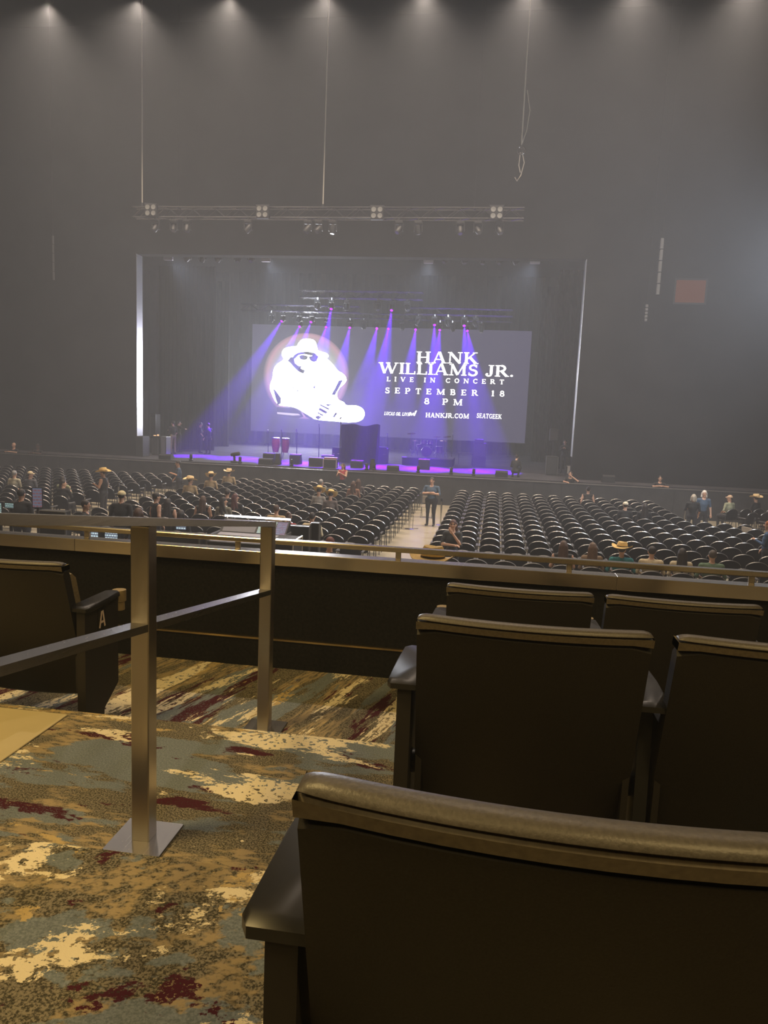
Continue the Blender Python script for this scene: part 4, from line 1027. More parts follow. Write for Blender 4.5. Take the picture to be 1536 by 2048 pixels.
# ------------------------------------------------------------------ people: one continuous surface per body
def surf(prims, h, paint=()):
    """smooth union of tapered limbs and ellipsoids, meshed with surface nets; returns verts, quads, material ids"""
    lo = np.array([1e9] * 3); hi = -lo
    for p in prims:
        if p[0] == 'c':
            for q, r_ in ((p[1], p[3]), (p[2], p[4])): lo = np.minimum(lo, np.array(q) - r_); hi = np.maximum(hi, np.array(q) + r_)
        elif p[0] == 'e': lo = np.minimum(lo, np.array(p[1]) - np.array(p[2])); hi = np.maximum(hi, np.array(p[1]) + np.array(p[2]))
    lo -= 3 * h; hi += 3 * h
    n = np.ceil((hi - lo) / h).astype(int) + 1
    D = np.full(n, 9.0); ID = np.zeros(n, np.int8)
    ax = [lo[i] + h * np.arange(n[i]) for i in range(3)]
    for p in prims:
        k = p[-1]; mid = p[-2]
        if p[0] == 'c': a, b, ra, rb = np.array(p[1], float), np.array(p[2], float), p[3], p[4]; l = np.minimum(a - ra, b - rb); u = np.maximum(a + ra, b + rb)
        else: a, rr = np.array(p[1], float), np.array(p[2], float); l, u = a - rr, a + rr
        pad = 0.06
        i0 = np.maximum(((l - pad - lo) / h).astype(int), 0); i1 = np.minimum(((u + pad - lo) / h).astype(int) + 2, n)
        sl = tuple(slice(i0[i], i1[i]) for i in range(3))
        X, Y, Z = np.meshgrid(ax[0][sl[0]], ax[1][sl[1]], ax[2][sl[2]], indexing='ij')
        if p[0] == 'c':
            ab = b - a; L2 = max(ab @ ab, 1e-9)
            t = np.clip(((X - a[0]) * ab[0] + (Y - a[1]) * ab[1] + (Z - a[2]) * ab[2]) / L2, 0, 1)
            d = np.sqrt((X - a[0] - t * ab[0]) ** 2 + (Y - a[1] - t * ab[1]) ** 2 + (Z - a[2] - t * ab[2]) ** 2) - (ra + (rb - ra) * t)
        else:
            q = np.sqrt(((X - a[0]) / rr[0]) ** 2 + ((Y - a[1]) / rr[1]) ** 2 + ((Z - a[2]) / rr[2]) ** 2)
            d = (q - 1) * rr.min()
        if p[0] == 's':                                   # carve
            D[sl] = np.maximum(D[sl], -d); continue
        o = D[sl]; ID[sl] = np.where(d < o, mid, ID[sl])
        hh = np.clip(.5 + .5 * (o - d) / k, 0, 1)
        D[sl] = o * (1 - hh) + d * hh - k * hh * (1 - hh)
    inn = D < 0
    c = sum(inn[dx:n[0] - 1 + dx, dy:n[1] - 1 + dy, dz:n[2] - 1 + dz].astype(np.int8) for dx in (0, 1) for dy in (0, 1) for dz in (0, 1))
    act = np.argwhere((c > 0) & (c < 8))
    idx = -np.ones(c.shape, int); idx[tuple(act.T)] = np.arange(len(act))
    acc = np.zeros((len(act), 3)); cnt = np.zeros(len(act))
    for axis in range(3):
        for o1 in (0, 1):
            for o2 in (0, 1):
                off = [0, 0, 0]; oth = [i for i in range(3) if i != axis]; off[oth[0]] = o1; off[oth[1]] = o2
                A = act + off; B = A.copy(); B[:, axis] += 1
                da, db = D[tuple(A.T)], D[tuple(B.T)]; mk = (da < 0) != (db < 0)
                t = np.where(mk, da / np.where(da - db == 0, 1, da - db), 0)
                P = A.astype(float); P[:, axis] += t
                acc[mk] += P[mk]; cnt[mk] += 1
    V = lo + h * acc / cnt[:, None]
    quads = []; mids = []
    for axis in range(3):
        s0 = [slice(None)] * 3; s1 = [slice(None)] * 3; s0[axis] = slice(0, -1); s1[axis] = slice(1, None)
        a, b = inn[tuple(s0)], inn[tuple(s1)]
        E_ = np.argwhere(a != b); oth = [(axis + 1) % 3, (axis + 2) % 3]
        E_ = E_[(E_[:, oth[0]] > 0) & (E_[:, oth[1]] > 0)]
        f = a[tuple(E_.T)]
        def cell(d1, d2):
            q = E_.copy(); q[:, oth[0]] += d1; q[:, oth[1]] += d2; return idx[tuple(q.T)]
        Q = np.stack([cell(-1, -1), cell(0, -1), cell(0, 0), cell(-1, 0)], 1)
        Q[~f] = Q[~f][:, ::-1]
        E2 = E_.copy(); E2[~f, axis] += 1
        quads.append(Q); mids.append(ID[tuple(E2.T)])
    Q = np.concatenate(quads); I = np.concatenate(mids).astype(int)
    ctr = V[Q].mean(1)
    for pc, pr_, pm in paint:
        q = ((ctr - np.array(pc)) / np.array(pr_)) ** 2
        I[q.sum(1) < 1] = pm
    return V, Q, I
def surf_obj(name, prims, h, mats, parent, paint=()):
    V, Q, I = surf(prims, h, paint)
    me = bpy.data.meshes.new(name)
    me.vertices.add(len(V)); me.vertices.foreach_set('co', V.ravel())
    me.loops.add(Q.size); me.loops.foreach_set('vertex_index', Q.ravel())
    me.polygons.add(len(Q)); me.polygons.foreach_set('loop_start', np.arange(0, Q.size, 4)); 
    used = sorted(set(I.tolist())); mp = {u: k for k, u in enumerate(used)}
    for u in used: me.materials.append(mats[u])
    me.polygons.foreach_set('material_index', np.array([mp[i] for i in I])); me.polygons.foreach_set('use_smooth', np.ones(len(Q), bool))
    me.update(calc_edges=True); me.validate()
    return obj(name, me, parent)
def cmat(c, rough=.8):
    return bsdf_mat('cloth_%d_%d_%d' % tuple(int(x * 255) for x in c), c, rough, noise=.18, nscale=25)
SKIN = {'light': (.58, .34, .23), 'tan': (.46, .25, .15), 'brown': (.22, .11, .06), 'dark': (.09, .045, .028)}
ARMS = {  # elbow and hand per side relative to the shoulder line centre (x out, y forward, z)
 'down': (((.25, -.03, -.28), (.27, .06, -.52)), ((.25, -.03, -.28), (.27, .06, -.52))),
 'lap': (((.25, .0, -.27), (.10, .24, -.37)), ((.25, .0, -.27), (.10, .24, -.37))),
 'crossed': (((.25, .08, -.26), (-.06, .20, -.23)), ((.25, .08, -.26), (-.07, .24, -.20))),
 'mouth': (((.23, .12, -.27), (.02, .17, .02)), ((.25, .10, -.28), (-.10, .23, -.27))),
 'phone': (((.23, .12, -.25), (.06, .30, -.12)), ((.23, .12, -.25), (.06, .30, -.12))),
 'lean': (((.30, .22, -.135), (.10, .34, -.10)), ((.30, .22, -.135), (.10, .34, -.10))),
 'facehand': (((.32, .22, -.11), (.05, .17, .10)), ((.26, .20, -.13), (.16, .36, -.14))),
 'hold': (((.24, .05, -.27), (.10, .26, -.20)), ((.25, -.02, -.28), (.22, .14, -.46))),
}
def person(label, loc, rz=0., pose='stand', arms='down', shirt=(.02, .02, .02), pants=(.02, .02, .025), skin='light', hair='short', hairc=(.03, .02, .015),
           hat=None, hatc=(.80, .60, .32), sleeve='short', scale=1.0, turn=0., tilt=0., h=.0145, lean=0.0, beard=False, glasses=False, build_=1.0, shoes=(.02, .02, .02)):
    t = thing('person', label, 'person', loc, rz)
    t.scale = (scale,) * 3
    SK, SH, PA, SO, DKM, LIP, HR = range(7)
    mats = [bsdf_mat('skin_' + skin, SKIN[skin], .55), cmat(shirt), cmat(pants), cmat(shoes, .5), bsdf_mat('eye_dark', (.015, .012, .01), .4), bsdf_mat('lip_' + skin, tuple(c * f for c, f in zip(SKIN[skin], (.75, .5, .5))), .5), cmat(hairc, .6)]
    P = []; w_ = build_
    def c(a, b, ra, rb, m_, k=.03): P.append(('c', a, b, ra, rb, m_, k))
    def e(a, r_, m_, k=.03): P.append(('e', a, r_, m_, k))
    if pose == 'stand': hz, hy = .93, 0.
    elif pose == 'sit': hz, hy = .565, -.045
    elif pose == 'crouch': hz, hy = .30, -.1
    else: hz, hy = .93, 0.
    sh = hz + .50; ly = lean
    def tq(z, y=0.): return hy + y + ly * (z - hz)        # torso leans forward by ly per metre
    # legs
    for s in (-1, 1):
        hip = (s * .095 * w_, hy, hz - .01)
        if pose == 'stand': kn, an = (s * .115, .015, .50), (s * .125, -.02, .09)
        elif pose == 'sit': kn, an = (s * .12, .36, .53), (s * .12, .34, .09)
        else: kn, an = (s * .17, .25, .48), (s * .14, .0, .09)
        c(hip, kn, .088 * w_, .062, PA, .04); c(kn, an, .062, .045, PA, .03)
        c((an[0], an[1] - .02, .045), (an[0] + s * .015, an[1] + .15, .035), .042, .034, SO, .02)
    # torso
    e((0, hy, hz + .02), (.165 * w_, .115 * w_, .13), PA, .04)
    c((0, tq(hz + .1), hz + .13), (0, tq(hz + .3), hz + .30), .118 * w_, .125 * w_, SH, .05)
    e((0, tq(hz + .32), hz + .34), (.175 * w_, .115 * w_, .18), SH, .05)
    for s in (-1, 1): c((0, tq(sh), sh - .03), (s * .165 * w_, tq(sh), sh - .03), .07, .062, SH, .04)
    yk = tq(sh)
    # neck and head
    hc = Vector((0, tq(sh + .2, .02), sh + .195)); ca_, sn_ = cos(R(turn)), sin(R(turn)); tl = R(tilt)
    def H(x, y, z):                                       # head-local -> body
        y, z = y * cos(tl) - z * sin(tl), y * sin(tl) + z * cos(tl)
        return (hc.x + x * ca_ - y * sn_, hc.y + x * sn_ + y * ca_, hc.z + z)
    c((0, yk - .005, sh - .01), H(0, -.015, -.07), .058, .052, SK, .03)
    e(H(0, -.008, .028), (.077, .096, .098), SK, .03)
    c(H(0, .02, -.03), H(0, .045, -.085), .062, .036, SK, .03)
    c(H(0, .093, .015), H(0, .108, -.018), .008, .015, SK, .012)
    for s in (-1, 1): e(H(s * .078, -.008, .0), (.014, .022, .03), SK, .01)
    # arms with hands
    for s, (el, ha) in zip((-1, 1), ARMS[arms]):
        S0 = (s * .185 * w_, yk, sh - .035); El = (s * el[0] * (w_ if abs(el[0]) > .2 else 1), yk + el[1], sh + el[2]); Ha = (s * ha[0], yk + ha[1], sh + ha[2])
        um = SK if sleeve == 'none' else SH; fm = SH if sleeve == 'long' else SK
        c(S0, tuple(.55 * a + .45 * b for a, b in zip(S0, El)), .056, .049, um, .03)
        c(tuple(.55 * a + .45 * b for a, b in zip(S0, El)), El, .047, .041, um if sleeve != 'short' else SK if sleeve == 'none' else SH, .02)
        c(El, Ha, .040, .027, fm, .02)
        d = (Vector(Ha) - Vector(El)).normalized(); nz = Vector((0, 0, 1)) if abs(d.z) < .8 else Vector((0, 1, 0))
        sd = d.cross(nz).normalized(); nn = sd.cross(d)
        pm_ = Vector(Ha) + d * .05
        c(tuple(Ha), tuple(pm_ + d * .03), .026, .030, SK, .015)
        for j, fl in enumerate((.062, .074, .070, .052)):
            b0 = pm_ + d * .035 + sd * (.028 - .0185 * j); b1 = b0 + d * fl * .55 - nn * .006; b2 = b1 + d * fl * .35 - nn * .026
            c(tuple(b0), tuple(b1), .0105, .0098, SK, .006); c(tuple(b1), tuple(b2), .0098, .0085, SK, .006)
        tb_ = pm_ + sd * .03 - d * .015
        c(tuple(tb_), tuple(tb_ + sd * .025 + d * .045 - nn * .01), .013, .010, SK, .008)
    paint = []
    for s in (-1, 1): paint.append((H(s * .032, .088, .022), (.017, .03, .009) if not glasses else (.024, .04, .014), DKM))
    for s in (-1, 1): paint.append((H(s * .032, .09, .045), (.022, .03, .006), HR))
    paint.append((H(0, .09, -.052), (.026, .04, .009), LIP))
    if beard: paint.append((H(0, .06, -.075), (.07, .07, .035), HR))
    if sleeve != 'long': paint.append(((0, yk + .06, sh + .03), (.07, .07, .05), SK))
    surf_obj('body', P, h, mats, t, paint)
    # hair
    hp = []
    if hair in ('short', 'long', 'bun', 'bob'):
        hp.append(('e', H(0, -.018, .040), (.085, .102, .100), 0, .02))
        if hair == 'long':
            hp += [('c', H(-.055, -.06, .0), (hc.x - .085, yk - .075, sh - .12), .05, .035, 0, .03), ('c', H(.055, -.06, .0), (hc.x + .085, yk - .075, sh - .12), .05, .035, 0, .03), ('c', H(0, -.08, .0), (hc.x, yk - .115, sh - .17), .06, .04, 0, .04)]
        if hair == 'bob': hp += [('c', H(-.07, -.03, .02), H(-.085, -.02, -.11), .035, .03, 0, .02), ('c', H(.07, -.03, .02), H(.085, -.02, -.11), .035, .03, 0, .02), ('c', H(0, -.08, .02), H(0, -.09, -.10), .06, .05, 0, .03)]
        if hair == 'bun': hp.append(('e', H(0, -.09, .12), (.045, .045, .04), 0, .02))
        hp.append(('s', H(0, .105, -.03), (.078, .085, .105), 0, .01))
        if hair in ('short', 'bun'): hp.append(('s', H(0, .0, -.13), (.14, .14, .10), 0, .01))
        if hat in ('cowboy', 'cap'): hp.append(('s', H(0, 0, .19), (.15, .16, .11), 0, .01))
        surf_obj('hair', hp, max(h * .85, .011), [mats[HR]], t)
    if hat == 'cowboy':
        hm_ = bsdf_mat('straw_%d' % int(hatc[0] * 100), hatc, .75, noise=.15, nscale=60)
        seg = 28; rings = []
        for (r_, z, kind) in ((.098, .0, 'c'), (.13, -.012, 'b'), (.165, -.010, 'b'), (.198, .0, 'b'), (.200, .008, 'b'), (.165, .002, 'b'), (.128, .002, 'b'), (.104, .014, 'c'), (.100, .05, 'c'), (.090, .095, 'c'), (.078, .118, 't'), (.045, .112, 't'), (.004, .098, 't')):
            ring = []
            for k in range(seg):
                a = 2 * pi * k / seg; x, y = r_ * cos(a), r_ * sin(a) * (1.22 if kind != 't' else 1.3)
                zz = z
                if kind == 'b': zz += .055 * max(0, (r_ - .10) / .10) * (cos(a) ** 4) - .014 * max(0, (r_ - .10) / .1) * sin(a) ** 2
                if kind == 't': zz -= .012 * (1 - abs(cos(a)))
                ring.append((x, y, zz))
            rings.append(ring)
        o = MB().quadstrip(rings).build('cowboy_hat', hm_, t, True)
        bd = MB().quadstrip([[(r_ * cos(2 * pi * k / seg), 1.22 * r_ * sin(2 * pi * k / seg), z) for k in range(seg)] for r_, z in ((.106, .010), (.1035, .032), (.099, .033))], True, False).build('hat_band', bsdf_mat('hat_band', (.03, .02, .015), .6), o)
        o.scale = (1.13, 1.13, 1.1); o.location = H(0, -.008, .066); o.rotation_euler = (R(tilt - 4), 0, R(turn))
    elif hat == 'cap':
        cm_ = cmat(hatc)
        cp = surf_obj('cap', [('e', H(0, -.01, .055), (.094, .110, .088), 0, .01), ('s', H(0, 0, -.06), (.3, .3, .10), 0, .01)] , .011, [cm_], t)
        MB().quadstrip([[(x_, .09 + .075 * math.sqrt(max(0, 1 - (x_ / .085) ** 2)) * f, z_ - .6 * x_ * x_) for x_ in [-.08 + .16 * k / 8 for k in range(9)]] for f, z_ in ((0, .0), (1, -.012), (1, -.005), (0, .008))], False, False).build('cap_bill', cm_, cp).location = H(0, 0, .055)
        cp.children[0].rotation_euler = (0, 0, R(turn))
    return t

# ------------------------------------------------------------------ audience and crew
TAKEN = set()
def seat_person(label, xp, yp, ztop=1.33, **kw):
    """seat the person in the free chair nearest to where the head top appears"""
    g = at_z(xp, yp, ztop)
    best = min((s for s in SEAT_FREE if s not in TAKEN), key=lambda s: (s[0] - g.x) ** 2 + (s[1] - .1 - g.y) ** 2)
    TAKEN.add(best)
    f = kw.pop('face', 0)
    kw.setdefault('arms', 'lap')
    return person(label, (best[0], best[1] + .0, 0), best[2] + R(f), pose='sit', **kw)
def stand_person(label, xp, yp, ztop, face=0, y=None, z=0., **kw):
    g = at_z(xp, yp, ztop) if y is None else at_y(xp, yp, y)
    return person(label, (g.x, g.y if y is None else y, z), R(face), **kw)
CREAM, TAN, TEAL, GREEN, NAVY, BLK, RED = (.55, .45, .28), (.42, .30, .16), (.02, .22, .24), (.10, .17, .10), (.05, .09, .15), (.012, .012, .013), (.35, .04, .05)
BR, DB, GREY, BLOND, RUST = (.07, .035, .02), (.018, .013, .011), (.30, .29, .28), (.62, .55, .42), (.32, .10, .03)
# front row of people just beyond the guard rail, right
seat_person('woman with long brown hair beyond the rail, leftmost of the row at right', 1132, 1093, hair='long', hairc=BR, shirt=BLK, sleeve='none')
seat_person('woman with long brown hair in tan jacket, left of the teal shirt', 1190, 1093, hair='long', hairc=(.11, .06, .03), shirt=(.22, .15, .09), sleeve='long')
seat_person('man in teal shirt and wide straw hat seated beyond the rail', 1243, 1085, 1.40, hat='cowboy', shirt=TEAL, hatc=(.72, .50, .18), turn=-25, build_=1.15)
seat_person('dark-haired man in beige checked shirt right of the teal shirt', 1302, 1100, hairc=DB, shirt=CREAM, build_=1.15, sleeve='long')
seat_person('dark long-haired woman in cream top beside the green shirt', 1358, 1106, hair='long', hairc=DB, shirt=(.55, .47, .32))
seat_person('man with cropped hair in dark green shirt, rightmost of the row', 1412, 1100, hairc=(.06, .045, .035), shirt=GREEN, build_=1.2)
# behind the mixing desk, centre
seat_person('broad man in tan shirt left of the child in red', 580, 1012, hairc=BR, shirt=TAN, build_=1.2, sleeve='long')
seat_person('child in red sleeveless top seen from behind near the mixing desk', 605, 1030, 1.26, hair='bun', hairc=(.12, .07, .05), shirt=RED, sleeve='none', scale=.97)
seat_person('dark-haired man in cream shirt right of the child in red', 647, 1030, hairc=DB, shirt=(.62, .52, .33), build_=1.1, sleeve='long')
stand_person('person with auburn hair low behind the parapet near the desk', 659, 1080, 1.7, arms='hold', hairc=(.14, .04, .03), shirt=BLK, turn=35)
# upper left of centre
seat_person('man in straw hat and tan shirt seated by the left aisle, nearest of three hats', 370, 957, 1.4, hat='cowboy', shirt=TAN, turn=-50, build_=1.1, sleeve='long')
seat_person('man leaning with tilted straw hat, middle of three hats at left', 412, 947, 1.4, hat='cowboy', shirt=TAN, turn=30, tilt=-18, build_=1.05, sleeve='long')
seat_person('man in straw hat and tan shirt near the barricade, farthest of three hats', 452, 940, 1.4, hat='cowboy', shirt=TAN, build_=1.15, sleeve='long')
seat_person('woman with long brown hair and bare arms left of the mixing desk', 408, 993, hair='long', hairc=BR, shirt=BLK, sleeve='none')
seat_person('person in camouflage top turning right behind the mixing desk', 447, 1002, hair='long', hairc=DB, shirt=(.16, .15, .11), turn=-60)
seat_person('dark-haired woman with her face turned, right of the camouflage top', 466, 990, hair='long', hairc=(.09, .03, .03), shirt=BLK, turn=-50)
seat_person('dark-haired person in black between the hats and the long-haired woman', 427, 985, hairc=DB, shirt=BLK)
seat_person('dark-haired person in black at the end of the left aisle', 333, 1000, hair='long', hairc=DB, shirt=BLK, sleeve='none')
seat_person('person with dark bobbed hair nearest the left handrail post', 350, 1020, hair='bob', hairc=DB, shirt=BLK)
seat_person('seated person in straw hat, rear of the pair at centre', 628, 973, 1.4, hat='cowboy', shirt=(.3, .27, .24), hatc=(.78, .56, .22), tilt=-25)
seat_person('seated person in straw hat, front of the pair at centre', 643, 983, 1.4, hat='cowboy', shirt=(.14, .11, .10), hatc=(.78, .56, .22), tilt=-25)
seat_person('person in grey-green shirt bending over near the barricade', 652, 962, 1.3, hairc=GREY, shirt=(.11, .13, .12), turn=-40)
seat_person('woman with long brown hair alone near the barricade, centre', 732, 962, hair='long', hairc=BR, shirt=(.10, .08, .08))
seat_person('person with dark hair and tan bag below the woman in red', 700, 968, hair='long', hairc=BR, shirt=(.25, .12, .07), turn=-30)
# far left
seat_person('grey-haired man in cream shirt at the far left edge', 20, 945, hairc=GREY, shirt=(.48, .43, .30))
seat_person('man in pale cap turned right in grey shirt at far left', 58, 943, 1.36, hat='cap', hatc=(.62, .50, .30), shirt=(.10, .10, .11), turn=-70)
seat_person('dark-haired person in pale green top holding up a phone at far left', 110, 957, hairc=DB, shirt=(.32, .34, .20), arms='phone', hair='long')
seat_person('person in black with face turned, beside the standing hat wearer', 155, 962, hairc=DB, shirt=BLK, turn=-70, arms='phone')
# upper right
seat_person('woman with bare shoulders and dark hair in the first row at right', 1168, 975, hair='bun', hairc=DB, shirt=BLK, sleeve='none', arms='down')
seat_person('man in pale baseball cap among the empty chairs at right', 1251, 1007, 1.36, hat='cap', hatc=(.62, .55, .42), shirt=BLK)
seat_person('person with long black hair beside the pale baseball cap', 1292, 1010, hair='long', hairc=DB, shirt=BLK)
seat_person('person in pale green checked shirt and cap behind the standing couple', 1440, 992, hat='cap', hatc=(.60, .42, .28), shirt=(.34, .36, .24), turn=60)
seat_person('seated man in dark shirt and straw hat, left of two at far right', 1462, 984, 1.4, hat='cowboy', shirt=BLK)
seat_person('seated man in dark shirt and straw hat, right of two at far right', 1485, 980, 1.4, hat='cowboy', shirt=BLK, hatc=(.70, .55, .28))
# standing on the arena floor
stand_person('guard in blue-grey shirt standing with folded arms in the centre aisle', 865, 955, 1.79, 168, arms='crossed', shirt=(.07, .11, .16), pants=(.018, .018, .022), hairc=(.05, .04, .035), build_=1.28, scale=1.02, h=.0125)
stand_person('woman in black glasses and dark t-shirt holding her hand to her mouth', 907, 1040, 1.68, 172, y=17.45, arms='mouth', shirt=(.035, .04, .045), hair='long', hairc=(.10, .045, .04), glasses=True, h=.012, scale=.96, turn=8)
stand_person('person in black sleeveless top and pale cowboy hat standing in the left aisle', 207, 935, 1.82, 95, arms='hold', shirt=BLK, hat='cowboy', hatc=(.72, .52, .34), sleeve='none', skin='tan', build_=1.1, h=.0125)
stand_person('man in blue shirt standing by the barricade at the left aisle', 357, 921, 1.76, 120, arms='hold', shirt=(.05, .08, .13), skin='tan', hairc=DB)
stand_person('woman in red flowered top standing at the barricade', 686, 936, 1.66, 165, y=33.3, arms='phone', shirt=RED, hair='long', hairc=BR, sleeve='none', scale=.97)
stand_person('white-haired woman in blue shirt standing among the right chairs', 1410, 975, 1.76, 175, y=28.6, arms='down', shirt=(.06, .10, .16), hair='bob', hairc=(.72, .66, .58), h=.0125)
stand_person('woman with grey-blond bob and black top facing away at right', 1388, 990, 1.62, -10, y=27.75, arms='hold', shirt=BLK, hair='bob', hairc=(.42, .36, .28), scale=.95, h=.0125)
stand_person('red-haired woman in blue jacket standing at the right edge', 1538, 1058, 1.62, 60, y=20.3, arms='hold', shirt=(.04, .09, .18), hair='long', hairc=RUST, sleeve='long', h=.0125)
p = at_y(866, 1094, 7.3)
person('person in large straw hat with dark band standing just below the rail', (p.x, 7.3, .98), R(-8), hat='cowboy', hatc=(.72, .44, .16), shirt=(.2, .15, .1), scale=1.02, h=.013)
# security leaning on the barricade
for xp, yp, lab, ar, hr_, sk in ((28, 888, 'bald guard in black jersey leaning on the barricade at far left', 'lean', 'bald', 'light'), (76, 893, 'dark-skinned guard in black jersey leaning on the barricade at left', 'lean', 'short', 'dark'),
                        (1141, 944, 'guard in black polo resting his hand on his face at the barricade', 'facehand', 'short', 'light'), (1321, 948, 'guard in black polo leaning on the barricade at right', 'lean', 'short', 'light')):
    p = at_y(xp, yp, 34.36)
    person(lab, (p.x, 34.36, 0), R(180), arms=ar, shirt=(.012, .012, .014), hair=hr_, hairc=DB, skin=sk, build_=1.08, scale=1.04, turn=-8)
# crew on the stage
def stage_person(label, xp, yb, **kw):
    p = deck(xp, yb); kw.setdefault('face', 0); f = kw.pop('face')
    return person(label, (p.x, p.y, STZ), R(f), **kw)
stage_person('stagehand in shorts and black shirt beside the silver rack', 346, 908, face=60, arms='hold', shirt=BLK, pants=(.20, .16, .12), hairc=DB, scale=1.04)
stage_person('stagehand in black raising a hand, behind the man in shorts', 357, 904, face=-30, arms='facehand', shirt=BLK, hairc=DB, scale=1.03)
stage_person('crew member in black talking, left of the standing pair', 400, 906, face=-60, arms='hold', shirt=BLK, hairc=DB, hat='cap', hatc=(.02, .02, .02))
stage_person('heavy crew member in black, right of the standing pair', 416, 908, face=60, arms='down', shirt=BLK, hairc=DB, build_=1.15, sleeve='long')
stage_person('stagehand in black checking papers near the right portal', 1126, 947, face=170, arms='phone', shirt=BLK, hair='long', hairc=DB, scale=1.0, sleeve='long')
p = at_y(1030, 957, 35.6)
person('stagehand in black kneeling at the stage edge on the right', (p.x, 35.75, STZ), R(-20), pose='crouch', arms='lap', shirt=BLK, hairc=DB, sleeve='long', lean=.25, scale=.95)

# ------------------------------------------------------------------ mixing position on the floor
fp = struct(MB().box(-14.6, -3.2, 13.6, 18.0, 0, .02).build('floor_mix_position', M['black_wall']), 'black mat under the mixing position')
def plane_at(x0p, x1p, Y): return at_y(x0p, 1060, Y).x, at_y(x1p, 1060, Y).x
# console
CY = 15.0
xa, xb = at_y(424, 1062, CY).x, at_y(560, 1062, CY).x
cw = (xb - xa) / 2
cz = at_y(490, 1082, CY).z
mc = thing('mixing_console', 'large sound mixing console with lit meter screen and white light bar', 'mixing desk', ((xa + xb) / 2, CY, .02))
ztop = at_y(490, 1036, CY + .75).z - .02
zf = cz - .02
MB().prism_x([(-.30, zf - .16), (-.30, zf), (.42, zf + .09), (.75, ztop - .03), (.82, ztop - .05), (.82, zf - .16)], -cw, cw).build('body', M['dark_metal'], mc)
mm_ = M['chair_arm']
def on_slope(name, x0, x1, y0, y1, mat, parent=mc, up_=.006):
    def zz(y): return zf + .09 * (y + .30) / .72 if y <= .42 else zf + .09 + (ztop - .03 - zf - .09) * (y - .42) / .33
    mb = MB(); mb.quadstrip([[(x0, y0, zz(y0) + .001), (x1, y0, zz(y0) + .001), (x1, y1, zz(y1) + .001), (x0, y1, zz(y1) + .001)], [(x0, y0 - .002, zz(y0) + up_), (x1, y0 - .002, zz(y0) + up_), (x1, y1, zz(y1) + up_), (x0, y1, zz(y1) + up_)]])
    return mb.build(name, mat, parent)
fb = on_slope('fader_bank', -cw * .95, cw * .95, -.24, .10, bsdf_mat('console_panel', (.55, .56, .72), .5))
for k in range(44):
    X_ = -cw * .93 + 1.86 * cw * k / 43
    y_ = -.16 + .18 * random.random(); z_ = zf + .09 * (y_ + .30) / .72
    MB().box(X_ - .007, X_ + .007, y_ - .018, y_ + .018, z_ + .006, z_ + .024).build('fader_cap', M['black'], fb)
on_slope('knob_bank', -cw * .95, cw * .95, .14, .40, bsdf_mat('console_grey', (.26, .25, .29), .5))
# meter bridge screens
def meter_mat(name, c1, c2, sx, strength, upright=True):
    m = bpy.data.materials.new(name); m.use_nodes = True; nt = m.node_tree; nt.nodes.clear()
    o = nt.nodes.new('ShaderNodeOutputMaterial'); e = nt.nodes.new('ShaderNodeEmission'); tc = nt.nodes.new('ShaderNodeTexCoord'); mp = nt.nodes.new('ShaderNodeMapping'); mp.inputs['Scale'].default_value = (sx, sx * .5, sx * .5); mp.inputs['Rotation'].default_value = (R(90) if upright else 0, 0, 0)
    b = nt.nodes.new('ShaderNodeTexBrick'); b.inputs['Color1'].default_value = (*c1, 1); b.inputs['Color2'].default_value = (*c2, 1); b.inputs['Mortar'].default_value = (.12, .14, .2, 1); b.inputs['Scale'].default_value = 1; b.inputs['Mortar Size'].default_value = .06
    nt.links.new(tc.outputs['Object'], mp.inputs[0]); nt.links.new(mp.outputs[0], b.inputs['Vector']); nt.links.new(b.outputs[0], e.inputs[0]); e.inputs[1].default_value = strength; nt.links.new(e.outputs[0], o.inputs[0])
    m.cycles.emission_sampling = 'NONE'
    return m
on_slope('meter_screen', cw * .12, cw * .64, .44, .73, meter_mat('meter_print', (.75, .95, .9), (.85, .9, .45), 16, 1.1, False))
on_slope('effects_screen', cw * .66, cw * .96, .44, .73, meter_mat('effects_print', (.7, .75, .95), (.75, .35, .45), 22, .7, False))
on_slope('paper_rest', -cw * .92, cw * .06, .44, .73, bsdf_mat('console_blank', (.20, .20, .22), .45))
lb = MB().tube([(-cw * 1.02, .80, ztop + .02), (cw * 1.0, .80, ztop + .02)], .022, 8).build('light_bar', glow_mat('bar_light', (.95, .96, 1.0), 5.0), mc, True)
for s in (-1, 1): MB().tube([(s * cw * .97, .80, ztop - .06), (s * cw * .97, .80, ztop + .02)], .012, 5).build('bar_bracket', M['dark_metal'], lb)
for s in (-1, 1):
    MB().bbox(s * cw - .02, s * cw + .02, -.32, .84, zf - .18, zf + .12, .01).build('end_cheek', M['chair_arm'], mc)
    MB().bbox(s * cw * .8 - .06, s * cw * .8 + .06, -.2, .7, 0, zf - .16, .01).build('leg', M['dark_metal'], mc)
# road case right of the console with bright aluminium edges
a = at_y(578, 1095, 14.6)
rc = thing('road_case', 'open road case with bright metal edges right of the mixing console', 'case', (a.x, 14.5, .02))
zt = at_y(570, 1078, 14.5).z
MB().bbox(-.26, .20, -.35, .35, .0, zt, .015).build('body', M['black'], rc)
for (x_, y_) in ((-.26, -.36), (.20, -.36), (.20, .36)): MB().box(x_ - .012, x_ + .012, y_ - .012, y_ + .012, 0, zt + .005).build('edge', M['chrome'], rc)
MB().box(-.26, .21, -.365, -.345, zt - .02, zt + .008).box(.19, .215, -.36, .36, zt - .02, zt + .008).build('edge', M['chrome'], rc)
MB().box(.0, .12, -.365, -.35, zt * .6, zt * .7).build('latch', M['chrome'], rc)
